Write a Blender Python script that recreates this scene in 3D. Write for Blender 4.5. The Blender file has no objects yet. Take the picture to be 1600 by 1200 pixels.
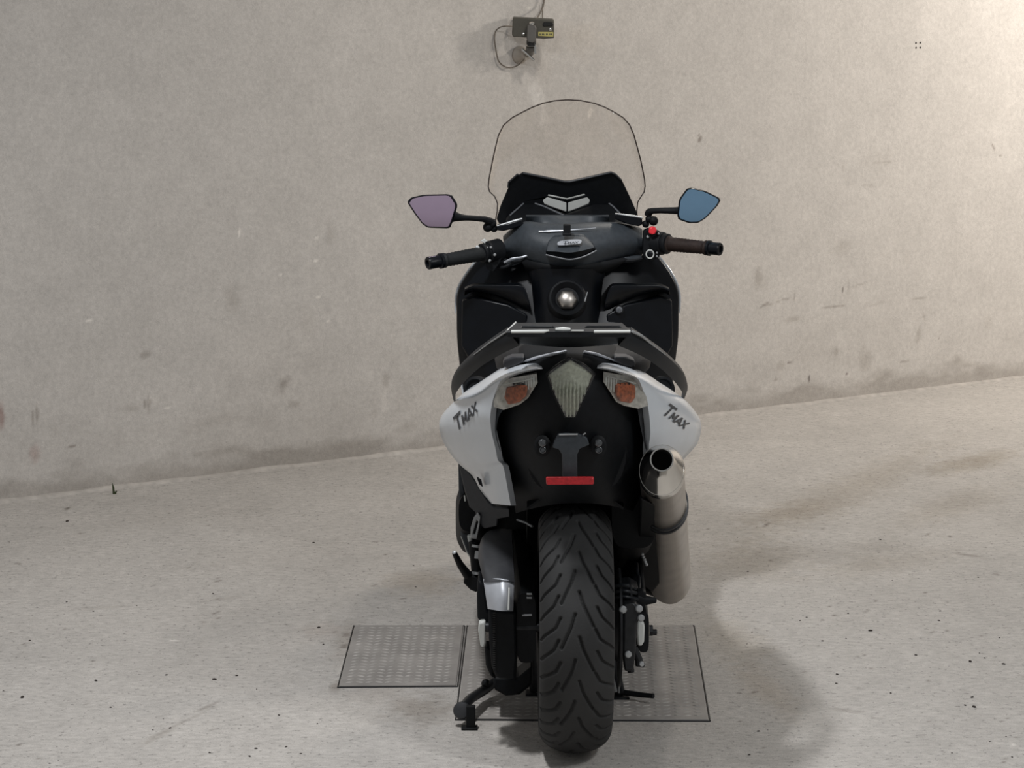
import bpy, bmesh, math, random
import numpy as np
from mathutils import Vector, Matrix
from mathutils.geometry import tessellate_polygon
from mathutils.bvhtree import BVHTree

random.seed(7)
np.random.seed(7)
S = bpy.context.scene
COL = S.collection
PI = math.pi

# ------------------------------------------------------------------ camera
CAM_H = 1.75
F = 4100.0
PITCH = math.atan(660.0 / F)
cam_d = bpy.data.cameras.new('camera')
cam = bpy.data.objects.new('camera', cam_d)
COL.objects.link(cam)
cam.location = (0, 0, CAM_H)
cam.rotation_euler = (PI / 2 - PITCH, 0, 0)
cam_d.sensor_width = 36.0
cam_d.lens = F / 1600.0 * 36.0
cam_d.clip_start = 0.05
cam_d.clip_end = 100
S.camera = cam

# ------------------------------------------------------------------ world, lamps, exposure
S.view_settings.view_transform = 'Standard'
S.view_settings.look = 'None'
S.view_settings.gamma = 1.0
S.view_settings.use_curve_mapping = False
S.view_settings.exposure = 0.0
W_ = bpy.data.worlds.new('garage_ambient')
S.world = W_
W_.use_nodes = True
bg = W_.node_tree.nodes['Background']
bg.inputs['Color'].default_value = (0.96, 0.98, 1.0, 1)
bg.inputs['Strength'].default_value = 0.265


def lamp(name, loc, target, size, power, color):
    d = bpy.data.lights.new(name, 'AREA')
    d.shape = 'RECTANGLE'
    d.size, d.size_y = size
    d.energy = power
    d.color = color
    o = bpy.data.objects.new(name, d)
    COL.objects.link(o)
    o.location = loc
    o.rotation_euler = (Vector(target) - Vector(loc)).to_track_quat('-Z', 'Y').to_euler()
    return o


lamp('ceiling_or_fill_lamp', (-0.55, 5.3, 3.0), (-0.45, 5.5, 0), (0.16, 0.3), 56, (0.97, 0.98, 1.0))
lamp('wall_lamp', (3.55, 10.0, 2.3), (2.2, 10.9, 1.0), (0.4, 0.4), 68, (1.0, 0.925, 0.84))
lamp('ceiling_or_fill_lamp', (2.1, 3.6, 3.1), (1.6, 4.6, 0), (0.3, 0.5), 44, (0.96, 0.98, 1.0))  # added fill light out of view on the right, no lamp known there
lamp('ceiling_or_fill_lamp', (0.9, 8.3, 3.1), (0.8, 8.0, 0), (0.25, 0.25), 20, (1.0, 0.93, 0.84))


# ------------------------------------------------------------------ pixel <-> world
def ray(px, py):
    a, b = (px - 800.0) / F, (600.0 - py) / F
    c, s = math.cos(PITCH), math.sin(PITCH)
    return Vector((a, c + b * s, -s + b * c))


def P(px, py, y):
    r = ray(px, py)
    return Vector((0, 0, CAM_H)) + r * (y / r.y)


def G(px, py):
    r = ray(px, py)
    return Vector((0, 0, CAM_H)) + r * (-CAM_H / r.z)


W0 = G(0, 785)
W1 = G(1600, 590)
WD = (W1 - W0).normalized()
WN = Vector((WD.y, -WD.x, 0))         # towards the camera


def Wp(px, py, off=0.0):
    r = ray(px, py)
    c = Vector((0, 0, CAM_H))
    t = ((W0 + WN * off) - c).dot(WN) / r.dot(WN)
    return c + r * t


def proj(p):
    c, s = math.cos(PITCH), math.sin(PITCH)
    d = p[1] * c - (p[2] - CAM_H) * s
    u = p[1] * s + (p[2] - CAM_H) * c
    return 800 + F * p[0] / d, 600 - F * u / d


# ------------------------------------------------------------------ materials
def lin(c):
    return tuple(((v / 255) / 12.92 if v / 255 <= 0.04045 else ((v / 255 + 0.055) / 1.055) ** 2.4) for v in c)


MATS = {}


def mat(name, rgb, rough=0.5, metal=0.0, coat=0.0, var=0.12, scale=40.0, bump=0.0, bscale=200.0, spec=0.5, aniso=0.0):
    m = bpy.data.materials.new(name)
    m.use_nodes = True
    nt = m.node_tree
    b = nt.nodes['Principled BSDF']
    c = lin(rgb)
    tc = nt.nodes.new('ShaderNodeTexCoord')
    n = nt.nodes.new('ShaderNodeTexNoise')
    n.inputs['Scale'].default_value = scale
    n.inputs['Detail'].default_value = 4
    nt.links.new(tc.outputs['Object'], n.inputs['Vector'])
    r = nt.nodes.new('ShaderNodeValToRGB')
    r.color_ramp.elements[0].position = 0.3
    r.color_ramp.elements[1].position = 0.7
    r.color_ramp.elements[0].color = (*[v * (1 - var) for v in c], 1)
    r.color_ramp.elements[1].color = (*[min(1, v * (1 + var)) for v in c], 1)
    nt.links.new(n.outputs['Fac'], r.inputs['Fac'])
    nt.links.new(r.outputs['Color'], b.inputs['Base Color'])
    b.inputs['Roughness'].default_value = rough
    b.inputs['Metallic'].default_value = metal
    b.inputs['Coat Weight'].default_value = coat
    b.inputs['Coat Roughness'].default_value = 0.08
    b.inputs['Specular IOR Level'].default_value = spec
    b.inputs['Anisotropic'].default_value = aniso
    if bump:
        n2 = nt.nodes.new('ShaderNodeTexNoise')
        n2.inputs['Scale'].default_value = bscale
        n2.inputs['Detail'].default_value = 3
        nt.links.new(tc.outputs['Object'], n2.inputs['Vector'])
        bp = nt.nodes.new('ShaderNodeBump')
        bp.inputs['Strength'].default_value = bump
        bp.inputs['Distance'].default_value = 0.002
        nt.links.new(n2.outputs['Fac'], bp.inputs['Height'])
        nt.links.new(bp.outputs['Normal'], b.inputs['Normal'])
    MATS[name] = m
    return m


def glass(name, tint, gloss=0.035, rough=0.03, fac_add=0.0):
    m = bpy.data.materials.new(name)
    m.use_nodes = True
    nt = m.node_tree
    nt.nodes.remove(nt.nodes['Principled BSDF'])
    out = nt.nodes['Material Output']
    t = nt.nodes.new('ShaderNodeBsdfTransparent')
    t.inputs['Color'].default_value = (*tint, 1)
    g = nt.nodes.new('ShaderNodeBsdfGlossy')
    g.inputs['Roughness'].default_value = rough
    g.inputs['Color'].default_value = (1, 1, 1, 1)
    lw = nt.nodes.new('ShaderNodeLayerWeight')
    lw.inputs['Blend'].default_value = 0.5
    pw = nt.nodes.new('ShaderNodeMath')
    pw.operation = 'POWER'
    nt.links.new(lw.outputs['Facing'], pw.inputs[0])
    pw.inputs[1].default_value = 4.5
    fr = nt.nodes.new('ShaderNodeMath')
    fr.operation = 'MULTIPLY_ADD'
    nt.links.new(pw.outputs[0], fr.inputs[0])
    fr.inputs[1].default_value = 0.6
    fr.inputs[2].default_value = gloss
    mx = nt.nodes.new('ShaderNodeMixShader')
    nt.links.new(fr.outputs[0], mx.inputs['Fac'])
    nt.links.new(t.outputs['BSDF'], mx.inputs[1])
    nt.links.new(g.outputs['BSDF'], mx.inputs[2])
    nt.links.new(mx.outputs['Shader'], out.inputs['Surface'])
    MATS[name] = m
    return m


def concrete(name, rgb, grain, bump, streak, fleck=0.0):
    m = bpy.data.materials.new(name)
    m.use_nodes = True
    nt = m.node_tree
    L = nt.links.new
    b = nt.nodes['Principled BSDF']
    tc = nt.nodes.new('ShaderNodeTexCoord')

    def noise(scale, detail, rough=0.55, vec=None):
        n = nt.nodes.new('ShaderNodeTexNoise')
        n.inputs['Scale'].default_value = scale
        n.inputs['Detail'].default_value = detail
        n.inputs['Roughness'].default_value = rough
        L(vec if vec else tc.outputs['Object'], n.inputs['Vector'])
        return n.outputs['Fac']

    def mr(v, a, bb):
        n = nt.nodes.new('ShaderNodeMapRange')
        n.inputs['From Min'].default_value = 0.3
        n.inputs['From Max'].default_value = 0.7
        n.inputs['To Min'].default_value = a
        n.inputs['To Max'].default_value = bb
        L(v, n.inputs['Value'])
        return n.outputs['Result']

    def mul(a, c):
        n = nt.nodes.new('ShaderNodeMath')
        n.operation = 'MULTIPLY'
        L(a, n.inputs[0])
        L(c, n.inputs[1])
        return n.outputs[0]
    mp = nt.nodes.new('ShaderNodeMapping')
    mp.inputs['Scale'].default_value = streak
    L(tc.outputs['Object'], mp.inputs['Vector'])
    v = mul(mr(noise(1.1, 4), 0.95, 1.05), mr(noise(9, 5), 0.95, 1.05))
    v = mul(v, mr(noise(330, 2, 0.7), 1 - grain, 1 + grain))
    v = mul(v, mr(noise(60, 3, 0.6, mp.outputs['Vector']), 1 - grain * 0.8, 1 + grain * 0.8))
    if fleck:
        fl = nt.nodes.new('ShaderNodeMapping')
        fl.inputs['Scale'].default_value = (1.0, 0.8, 1.0)
        L(tc.outputs['Object'], fl.inputs['Vector'])
        fn = noise(75, 2, 0.6, fl.outputs['Vector'])
        fr_ = nt.nodes.new('ShaderNodeMapRange')
        fr_.inputs['From Min'].default_value = 0.60
        fr_.inputs['From Max'].default_value = 0.70
        fr_.inputs['To Min'].default_value = 1.0
        fr_.inputs['To Max'].default_value = 1 - fleck
        L(fn, fr_.inputs['Value'])
        v = mul(v, fr_.outputs['Result'])
    vc = nt.nodes.new('ShaderNodeVertexColor')
    vc.layer_name = 'stain'
    base = nt.nodes.new('ShaderNodeMixRGB')
    base.blend_type = 'MULTIPLY'
    base.inputs['Fac'].default_value = 1
    base.inputs[1].default_value = (*lin(rgb), 1)
    L(vc.outputs['Color'], base.inputs[2])
    sc = nt.nodes.new('ShaderNodeVectorMath')
    sc.operation = 'SCALE'
    L(base.outputs['Color'], sc.inputs[0])
    L(v, sc.inputs['Scale'])
    L(sc.outputs['Vector'], b.inputs['Base Color'])
    b.inputs['Roughness'].default_value = 0.82
    b.inputs['Specular IOR Level'].default_value = 0.3
    bp = nt.nodes.new('ShaderNodeBump')
    bp.inputs['Strength'].default_value = bump
    bp.inputs['Distance'].default_value = 0.004
    L(noise(130, 4, 0.65, mp.outputs['Vector']), bp.inputs['Height'])
    L(bp.outputs['Normal'], b.inputs['Normal'])
    return m


M_wall = concrete('wall_concrete', (192, 187, 181), 0.10, 0.3, (1, 1, 1), 0.06)
M_floor = concrete('floor_concrete', (183, 178, 172), 0.17, 0.9, (0.6, 1.0, 1), 0.38)
M_fillet = mat('cement_fillet', (178, 172, 165), 0.85, var=0.15, scale=25, bump=0.5)
M_black = mat('matte_black_plastic', (15, 17, 20), 0.6, var=0.2, scale=60, bump=0.1, spec=0.2)
M_deep = mat('deep_black_plastic', (10, 12, 15), 0.6, var=0.2, scale=60, spec=0.25)
M_gloss = mat('gloss_black_plastic', (11, 14, 19), 0.33, var=0.2, scale=30, spec=0.25)
M_dash = mat('charcoal_dash_plastic', (54, 59, 64), 0.5, var=0.15, scale=80, bump=0.15, spec=0.4)
M_rail = mat('charcoal_painted_metal', (21, 24, 28), 0.5, var=0.12, scale=80, spec=0.3)
M_grey = mat('dark_grey_plastic', (46, 47, 50), 0.5, var=0.12, scale=60, bump=0.1)
M_white = mat('white_paint', (206, 211, 216), 0.25, coat=0.4, var=0.03, scale=14)
M_rubber = mat('tyre_rubber', (47, 47, 47), 0.75, var=0.2, scale=12, bump=0.15, spec=0.3)
M_groove = mat('grip_rubber', (29, 31, 32), 0.7, var=0.15, scale=120, bump=0.4, spec=0.3)
M_brown = mat('worn_brown_grip', (42, 31, 27), 0.65, var=0.25, scale=60, bump=0.4, spec=0.3)
M_steel = mat('brushed_steel', (186, 180, 173), 0.40, 1.0, var=0.1, scale=25, bump=0.15, bscale=90)
M_chrome = mat('polished_chrome', (215, 212, 206), 0.14, 1.0, var=0.05, scale=20)
M_alu = mat('cast_aluminium', (165, 167, 168), 0.45, 0.6, var=0.1, scale=60)
M_silver = mat('silver_paint', (186, 189, 195), 0.35, 0.35, var=0.05, scale=60)
M_dbolt = mat('dull_bolt', (104, 106, 108), 0.35, 0.9, var=0.2, scale=200)
M_dmetal = mat('dark_metal', (42, 43, 45), 0.45, 0.6, var=0.2, scale=60)
M_decal = mat('dark_lettering', (52, 56, 62), 0.4, var=0.1)
M_line = mat('grey_part_and_glint', (96, 98, 102), 0.4, var=0.08)  # grey of the lock barrel and of the painted edge glints
M_seat = mat('seat_vinyl', (20, 20, 22), 0.6, var=0.15, scale=90, bump=0.3, spec=0.3)
M_red = mat('red_reflector', (176, 34, 40), 0.3, var=0.2, scale=150, bump=0.3, bscale=500)
M_redbtn = mat('red_button', (232, 52, 62), 0.4, var=0.04)
M_light = mat('light_grey_plastic', (200, 202, 198), 0.4, var=0.04)
M_amber = mat('amber_bulb_cover', (158, 82, 48), 0.3, var=0.6, scale=130, bump=0.8, bscale=140)
M_reflect = mat('lamp_reflector', (196, 194, 188), 0.3, 0.5, var=0.3, scale=90, bump=0.6, bscale=120)
M_tail = mat('fluted_tail_reflector', (186, 190, 176), 0.32, 0.25, var=0.22, scale=140, bump=0.5, bscale=180)
M_mirl = mat('lilac_mirror_glass', (242, 216, 242), 0.06, 1.0, var=0.02)
M_mirr = mat('blue_mirror_glass', (164, 206, 240), 0.06, 1.0, var=0.02)
M_screen = glass('clear_screen', (0.965, 0.955, 0.945), 0.02)
M_lens = glass('clear_lens', (0.92, 0.92, 0.91), 0.04, rough=0.06)
M_edge = mat('screen_edge', (62, 52, 46), 0.35, var=0.1)
M_plate = mat('worn_steel_plate', (150, 145, 140), 0.7, 0.05, var=0.22, scale=7, bump=0.3, bscale=160)
M_tread = mat('polished_tread', (168, 163, 157), 0.6, 0.05, var=0.2, scale=20)
M_box = mat('olive_grey_housing', (74, 71, 62), 0.55, var=0.1, scale=80)
M_boxlid = mat('housing_black', (22, 21, 19), 0.3, var=0.1)
M_label = mat('yellow_label', (188, 178, 108), 0.6, var=0.08, scale=200)
M_clamp = mat('grey_clamp', (98, 95, 91), 0.5, 0.2, var=0.1)
M_cable = mat('grey_cable', (112, 104, 94), 0.6, var=0.1)
M_cream = mat('galvanised_flange', (168, 160, 150), 0.45, 0.3, var=0.1, scale=60)
M_hole = mat('hole_dark', (34, 31, 28), 0.9)
M_leaf = mat('green_leaf', (52, 62, 34), 0.6)
M_grit = mat('dark_grit', (52, 45, 40), 0.9, var=0.4, scale=5)

# ------------------------------------------------------------------ helpers
def islands(bm):
    bm.verts.ensure_lookup_table()
    bm.verts.index_update()
    seen, out = set(), []
    for v in bm.verts:
        if v.index in seen:
            continue
        st_, grp = [v], []
        seen.add(v.index)
        while st_:
            w = st_.pop()
            grp.append(w.index)
            for e in w.link_edges:
                o = e.other_vert(w)
                if o.index not in seen:
                    seen.add(o.index)
                    st_.append(o)
        out.append(grp)
    return out


def obj(name, bm, m, parent=None, loc=None, smooth=35, bevel=0.0, label=None, kind=None, seg=2, split=False):
    bmesh.ops.remove_doubles(bm, verts=bm.verts, dist=1e-5)
    bmesh.ops.recalc_face_normals(bm, faces=bm.faces)
    off = loc if loc is not None else (ORG if parent is not None else Vector((0, 0, 0)))
    bmesh.ops.translate(bm, vec=-Vector(off), verts=bm.verts)
    if split:
        isl = islands(bm)
        if len(isl) > 1:
            res = []
            for grp in isl:
                b2 = bm.copy()
                b2.verts.ensure_lookup_table()
                keep = set(grp)
                bmesh.ops.delete(b2, geom=[v for v in b2.verts if v.index not in keep], context='VERTS')
                bmesh.ops.translate(b2, vec=Vector(off), verts=b2.verts)
                res.append(obj(name, b2, m, parent, loc, smooth, bevel, label, kind, seg))
            bm.free()
            return res[0]
    me = bpy.data.meshes.new(name)
    bm.to_mesh(me)
    bm.free()
    if smooth:
        me.polygons.foreach_set('use_smooth', [True] * len(me.polygons))
        me.set_sharp_from_angle(angle=math.radians(smooth))
    for mm in (m if isinstance(m, (list, tuple)) else [m]):
        me.materials.append(mm)
    o = bpy.data.objects.new(name, me)
    COL.objects.link(o)
    if parent is not None:
        o.parent = parent
    else:
        o.location = off
    if bevel:
        b = o.modifiers.new('bevel', 'BEVEL')
        b.width = bevel
        b.segments = seg
        b.limit_method = 'ANGLE'
        b.angle_limit = math.radians(40)
    if label:
        o['label'] = label
    if kind:
        o['kind'] = kind
    return o


def thing(name, loc, label, cat):
    global ORG
    e = bpy.data.objects.new(name, None)
    e.empty_display_size = 0.1
    COL.objects.link(e)
    e.location = loc
    e['label'] = label
    e['category'] = cat
    ORG = Vector(loc)
    return e


ORG = Vector((0, 0, 0))
B = bmesh.new


def cat_rom(pts, n, closed=False):
    pts = [Vector(p) for p in pts]
    out = []
    N = len(pts)
    segs = N if closed else N - 1
    for i in range(segs):
        if closed:
            p0, p1, p2, p3 = pts[i - 1], pts[i], pts[(i + 1) % N], pts[(i + 2) % N]
        else:
            p0, p1, p2, p3 = pts[max(i - 1, 0)], pts[i], pts[i + 1], pts[min(i + 2, N - 1)]
        for k in range(n):
            t = k / n
            out.append(0.5 * ((2 * p1) + (p2 - p0) * t + (2 * p0 - 5 * p1 + 4 * p2 - p3) * t * t + (3 * p1 - p0 - 3 * p2 + p3) * t ** 3))
    if not closed:
        out.append(pts[-1])
    return out


def tube(bm, pts, r, n=10, cap=True, flat=1.0):
    pts = [Vector(p) for p in pts]
    rs = r if isinstance(r, (list, tuple)) else [r] * len(pts)
    t0 = (pts[1] - pts[0]).normalized()
    ref = Vector((0, 0, 1)) if abs(t0.z) < 0.9 else Vector((1, 0, 0))
    u = t0.cross(ref).normalized()
    rings = []
    for i, p in enumerate(pts):
        t = (pts[min(i + 1, len(pts) - 1)] - pts[max(i - 1, 0)]).normalized()
        u = (u - t * u.dot(t)).normalized()
        v = t.cross(u)
        rings.append([bm.verts.new(p + (u * math.cos(2 * PI * k / n) + v * math.sin(2 * PI * k / n) * flat) * rs[i]) for k in range(n)])
    for a, b in zip(rings, rings[1:]):
        for k in range(n):
            bm.faces.new((a[k], a[(k + 1) % n], b[(k + 1) % n], b[k]))
    if cap:
        bm.faces.new(rings[0][::-1])
        bm.faces.new(rings[-1])


def lathe(bm, o, axis, prof, n=32, up=None, sx=1.0, sy=1.0, closed=False, cap=True):
    o = Vector(o)
    axis = Vector(axis).normalized()
    ref = Vector(up) if up else (Vector((0, 0, 1)) if abs(axis.z) < 0.9 else Vector((1, 0, 0)))
    v = (ref - axis * ref.dot(axis)).normalized()
    u = axis.cross(v)
    rings = []
    for t, r in prof:
        rings.append([bm.verts.new(o + axis * t + (u * math.cos(2 * PI * k / n) * sx + v * math.sin(2 * PI * k / n) * sy) * max(r, 1e-5)) for k in range(n)])
    pairs = list(zip(rings, rings[1:]))
    if closed:
        pairs.append((rings[-1], rings[0]))
    for a, b in pairs:
        for k in range(n):
            bm.faces.new((a[k], a[(k + 1) % n], b[(k + 1) % n], b[k]))
    if not closed and cap:
        bm.faces.new(rings[0][::-1])
        bm.faces.new(rings[-1])


def box(bm, c, s, rot=None):
    m = Matrix.Translation(Vector(c))
    if rot is not None:
        m = m @ rot.to_4x4()
    m = m @ Matrix.Diagonal((*s, 1))
    bmesh.ops.create_cube(bm, size=1, matrix=m)


def grid_solid(bm, g, off):
    """closed solid from a grid of front points and an offset (vector or function of the point)"""
    f = [[bm.verts.new(p) for p in row] for row in g]
    k = [[bm.verts.new(p + (off(p) if callable(off) else Vector(off))) for p in row] for row in g]
    R, C = len(g), len(g[0])
    for i in range(R - 1):
        for j in range(C - 1):
            bm.faces.new((f[i][j], f[i][j + 1], f[i + 1][j + 1], f[i + 1][j]))
            bm.faces.new((k[i][j], k[i + 1][j], k[i + 1][j + 1], k[i][j + 1]))
    for i in range(R - 1):
        for j in (0, C - 1):
            bm.faces.new((f[i][j], f[i + 1][j], k[i + 1][j], k[i][j]))
    for j in range(C - 1):
        for i in (0, R - 1):
            bm.faces.new((f[i][j], f[i][j + 1], k[i][j + 1], k[i][j]))
    return f


def plate(bm, loops, off):
    """solid from outlines of world points (first outer, then holes)"""
    loops = [[Vector(p) for p in lp] for lp in loops]
    flat = [p for lp in loops for p in lp]
    tris = tessellate_polygon([[Vector((p.x, p.z, 0)) for p in lp] for lp in loops])
    off = Vector(off)
    f = [bm.verts.new(p) for p in flat]
    k = [bm.verts.new(p + off) for p in flat]
    for t in tris:
        try:
            bm.faces.new([f[i] for i in t])
            bm.faces.new([k[i] for i in reversed(t)])
        except ValueError:
            pass
    i0 = 0
    for lp in loops:
        n = len(lp)
        for i in range(n):
            a, b = i0 + i, i0 + (i + 1) % n
            bm.faces.new((f[a], f[b], k[b], k[a]))
        i0 += n


def pp(pts, y):
    """pixel outline -> world points; y number or function of (px,py), or third item of each point"""
    out = []
    for p in pts:
        yy = p[2] if len(p) > 2 else (y(p[0], p[1]) if callable(y) else y)
        out.append(P(p[0], p[1], yy))
    return out


def loft(bm, rings, cap=True):
    rs = [[bm.verts.new(p) for p in r] for r in rings]
    n = len(rs[0])
    for a, b in zip(rs, rs[1:]):
        for k in range(n):
            bm.faces.new((a[k], a[(k + 1) % n], b[(k + 1) % n], b[k]))
    if cap:
        bm.faces.new(rs[0][::-1])
        bm.faces.new(rs[-1])


X0 = 0.140          # the scooter's centre line


def sring(y, hw, z0, z1, cx=0.0, e=3.0, n=24, top=1.0):
    """superellipse ring across the bike; top scales the width of the upper half"""
    out = []
    zc, hz = (z0 + z1) / 2, (z1 - z0) / 2
    for k in range(n):
        a = 2 * PI * k / n
        c, s = math.cos(a), math.sin(a)
        xx = math.copysign(abs(c) ** (2 / e), c) * hw
        zz = math.copysign(abs(s) ** (2 / e), s) * hz
        w = 1.0 + (top - 1.0) * (0.5 + 0.5 * zz / hz)
        out.append(Vector((X0 + cx + xx * w, y, zc + zz)))
    return out


def mirror_px(pts, c=889.5):
    return [(2 * c - p[0],) + tuple(p[1:]) for p in pts]


def bvh_of(o):
    me = o.data
    off = ORG
    return BVHTree.FromPolygons([Vector(v.co) + off for v in me.vertices], [tuple(p.vertices) for p in me.polygons])


def conform(bvh, px, py, lift):
    r = ray(px, py).normalized()
    h = bvh.ray_cast(Vector((0, 0, CAM_H)), r)
    if h[0] is None:
        return None
    n = h[1] if h[1].dot(r) < 0 else -h[1]
    return h[0] + n * lift


def strokes(bm, bvh, segs, w, fmap, fallback, lift=0.0015):
    w0 = w
    """raised lettering: each stroke a thin bar laid on the surface under it"""
    for a, b in segs:
        pa, pb = Vector(a), Vector(b)
        d = (pb - pa)
        w = w0 if pa.x < 0.9 and pb.x < 0.9 else w0 * 0.72
        nrm = Vector((-d.y, d.x)).normalized() * w * 0.5
        d2 = d.normalized() * w * 0.1
        qs = [pa - d2 + nrm, pa - d2 - nrm, pb + d2 - nrm, pb + d2 + nrm]
        top, bot = [], []
        for q in qs:
            px, py = fmap(q.x, q.y)
            c = conform(bvh, px, py, lift) if bvh else P(px, py, fallback)
            if c is None:
                c = P(px, py, fallback)
            top.append(bm.verts.new(c))
            bot.append(bm.verts.new(c + ray(px, py).normalized() * (lift * 1.6)))
        bm.faces.new(top)
        bm.faces.new(bot[::-1])
        for i in range(4):
            bm.faces.new((top[i], top[(i + 1) % 4], bot[(i + 1) % 4], bot[i]))


# letters of the word on the tail panels, unit height for the T, smaller M A X
WORD = [((0.0, 1.0), (0.85, 1.0)), ((0.42, 1.0), (0.42, 0.0)),
        ((0.92, 0.0), (0.92, 0.68)), ((0.92, 0.68), (1.14, 0.2)), ((1.14, 0.2), (1.36, 0.68)), ((1.36, 0.68), (1.36, 0.0)),
        ((1.50, 0.0), (1.78, 0.68)), ((1.78, 0.68), (2.04, 0.0)), ((1.60, 0.2), (1.95, 0.2)),
        ((2.10, 0.0), (2.62, 0.68)), ((2.12, 0.68), (2.60, 0.0))]

LETTERS = [(0, 2), (2, 6), (6, 9), (9, 11)]


# ------------------------------------------------------------------ value noise for stains
def vnoise(x, y, seed):
    rs = np.random.RandomState(seed)
    T = rs.rand(256, 256)
    xi, yi = np.floor(x).astype(int), np.floor(y).astype(int)
    fx, fy = x - xi, y - yi
    fx, fy = fx * fx * (3 - 2 * fx), fy * fy * (3 - 2 * fy)
    a, b = T[xi % 256, yi % 256], T[(xi + 1) % 256, yi % 256]
    c, d = T[xi % 256, (yi + 1) % 256], T[(xi + 1) % 256, (yi + 1) % 256]
    return (a * (1 - fx) + b * fx) * (1 - fy) + (c * (1 - fx) + d * fx) * fy


def stain_sheet(name, O, U, V, us, vs, m, stains, locate, kind='structure', extra=None, back=None):
    """a dense sheet with a colour attribute that holds stains of a shape of their own"""
    nu, nv = len(us), len(vs)
    uu, vv = np.meshgrid(us, vs)
    O, U, V = np.array(O), np.array(U), np.array(V)
    co = O + uu[..., None] * U + vv[..., None] * V
    co = co.reshape(-1, 3)
    idx = np.arange(nu * nv).reshape(nv, nu)
    q = np.stack([idx[:-1, :-1], idx[:-1, 1:], idx[1:, 1:], idx[1:, :-1]], -1).reshape(-1, 4)
    me = bpy.data.meshes.new(name)
    me.vertices.add(len(co))
    me.vertices.foreach_set('co', co.astype(np.float32).ravel())
    me.loops.add(len(q) * 4)
    me.loops.foreach_set('vertex_index', q.astype(np.int32).ravel())
    me.polygons.add(len(q))
    me.polygons.foreach_set('loop_start', np.arange(0, len(q) * 4, 4, dtype=np.int32))
    me.update(calc_edges=True)
    col = np.ones((len(co), 3))
    ru, rv = uu.ravel(), vv.ravel()
    n1 = vnoise(ru * 60, rv * 60, 1) * 0.6 + vnoise(ru * 23, rv * 23, 2) * 0.4
    for s in stains:
        px, py, wx, wy, ang, rgb, amt, soft = s
        u0, v0, sx, sy = locate(px, py)
        a = math.radians(ang)
        x, y = (ru - u0) * sx, (rv - v0) * sy           # about pixels right / down
        xr, yr = x * math.cos(a) + y * math.sin(a), -x * math.sin(a) + y * math.cos(a)
        d = np.sqrt((xr / wx) ** 2 + (yr / wy) ** 2)
        d = d + (n1 - 0.5) * (0.9 if soft > 0.3 else 0.3)
        k = np.clip((1 - d) / soft, 0, 1)
        k = k * k * (3 - 2 * k) * amt * (0.55 + 0.9 * (n1 - 0.05) if soft > 0.3 else 1)
        k = np.clip(k, 0, 1)[:, None]
        col = col * (1 - k + k * np.array(rgb))
    if extra is not None:
        col = extra(ru, rv, co, col)
    at = me.color_attributes.new('stain', 'FLOAT_COLOR', 'POINT')
    at.data.foreach_set('color', np.concatenate([col, np.ones((len(co), 1))], 1).astype(np.float32).ravel())
    me.materials.append(m)
    me.polygons.foreach_set('use_smooth', [True] * len(me.polygons))
    o = bpy.data.objects.new(name, me)
    COL.objects.link(o)
    o['kind'] = kind
    if back is not None:
        sm = o.modifiers.new('thickness', 'SOLIDIFY')
        sm.thickness = back
        sm.offset = -1
    return o


# ------------------------------------------------------------------ wall
def wloc(px, py):
    p, pu, pv = Wp(px, py), Wp(px + 1, py), Wp(px, py + 1)
    u = (p - W0).dot(WD)
    return u, p.z, 1.0 / ((pu - W0).dot(WD) - u), 1.0 / (pv.z - p.z)


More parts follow.
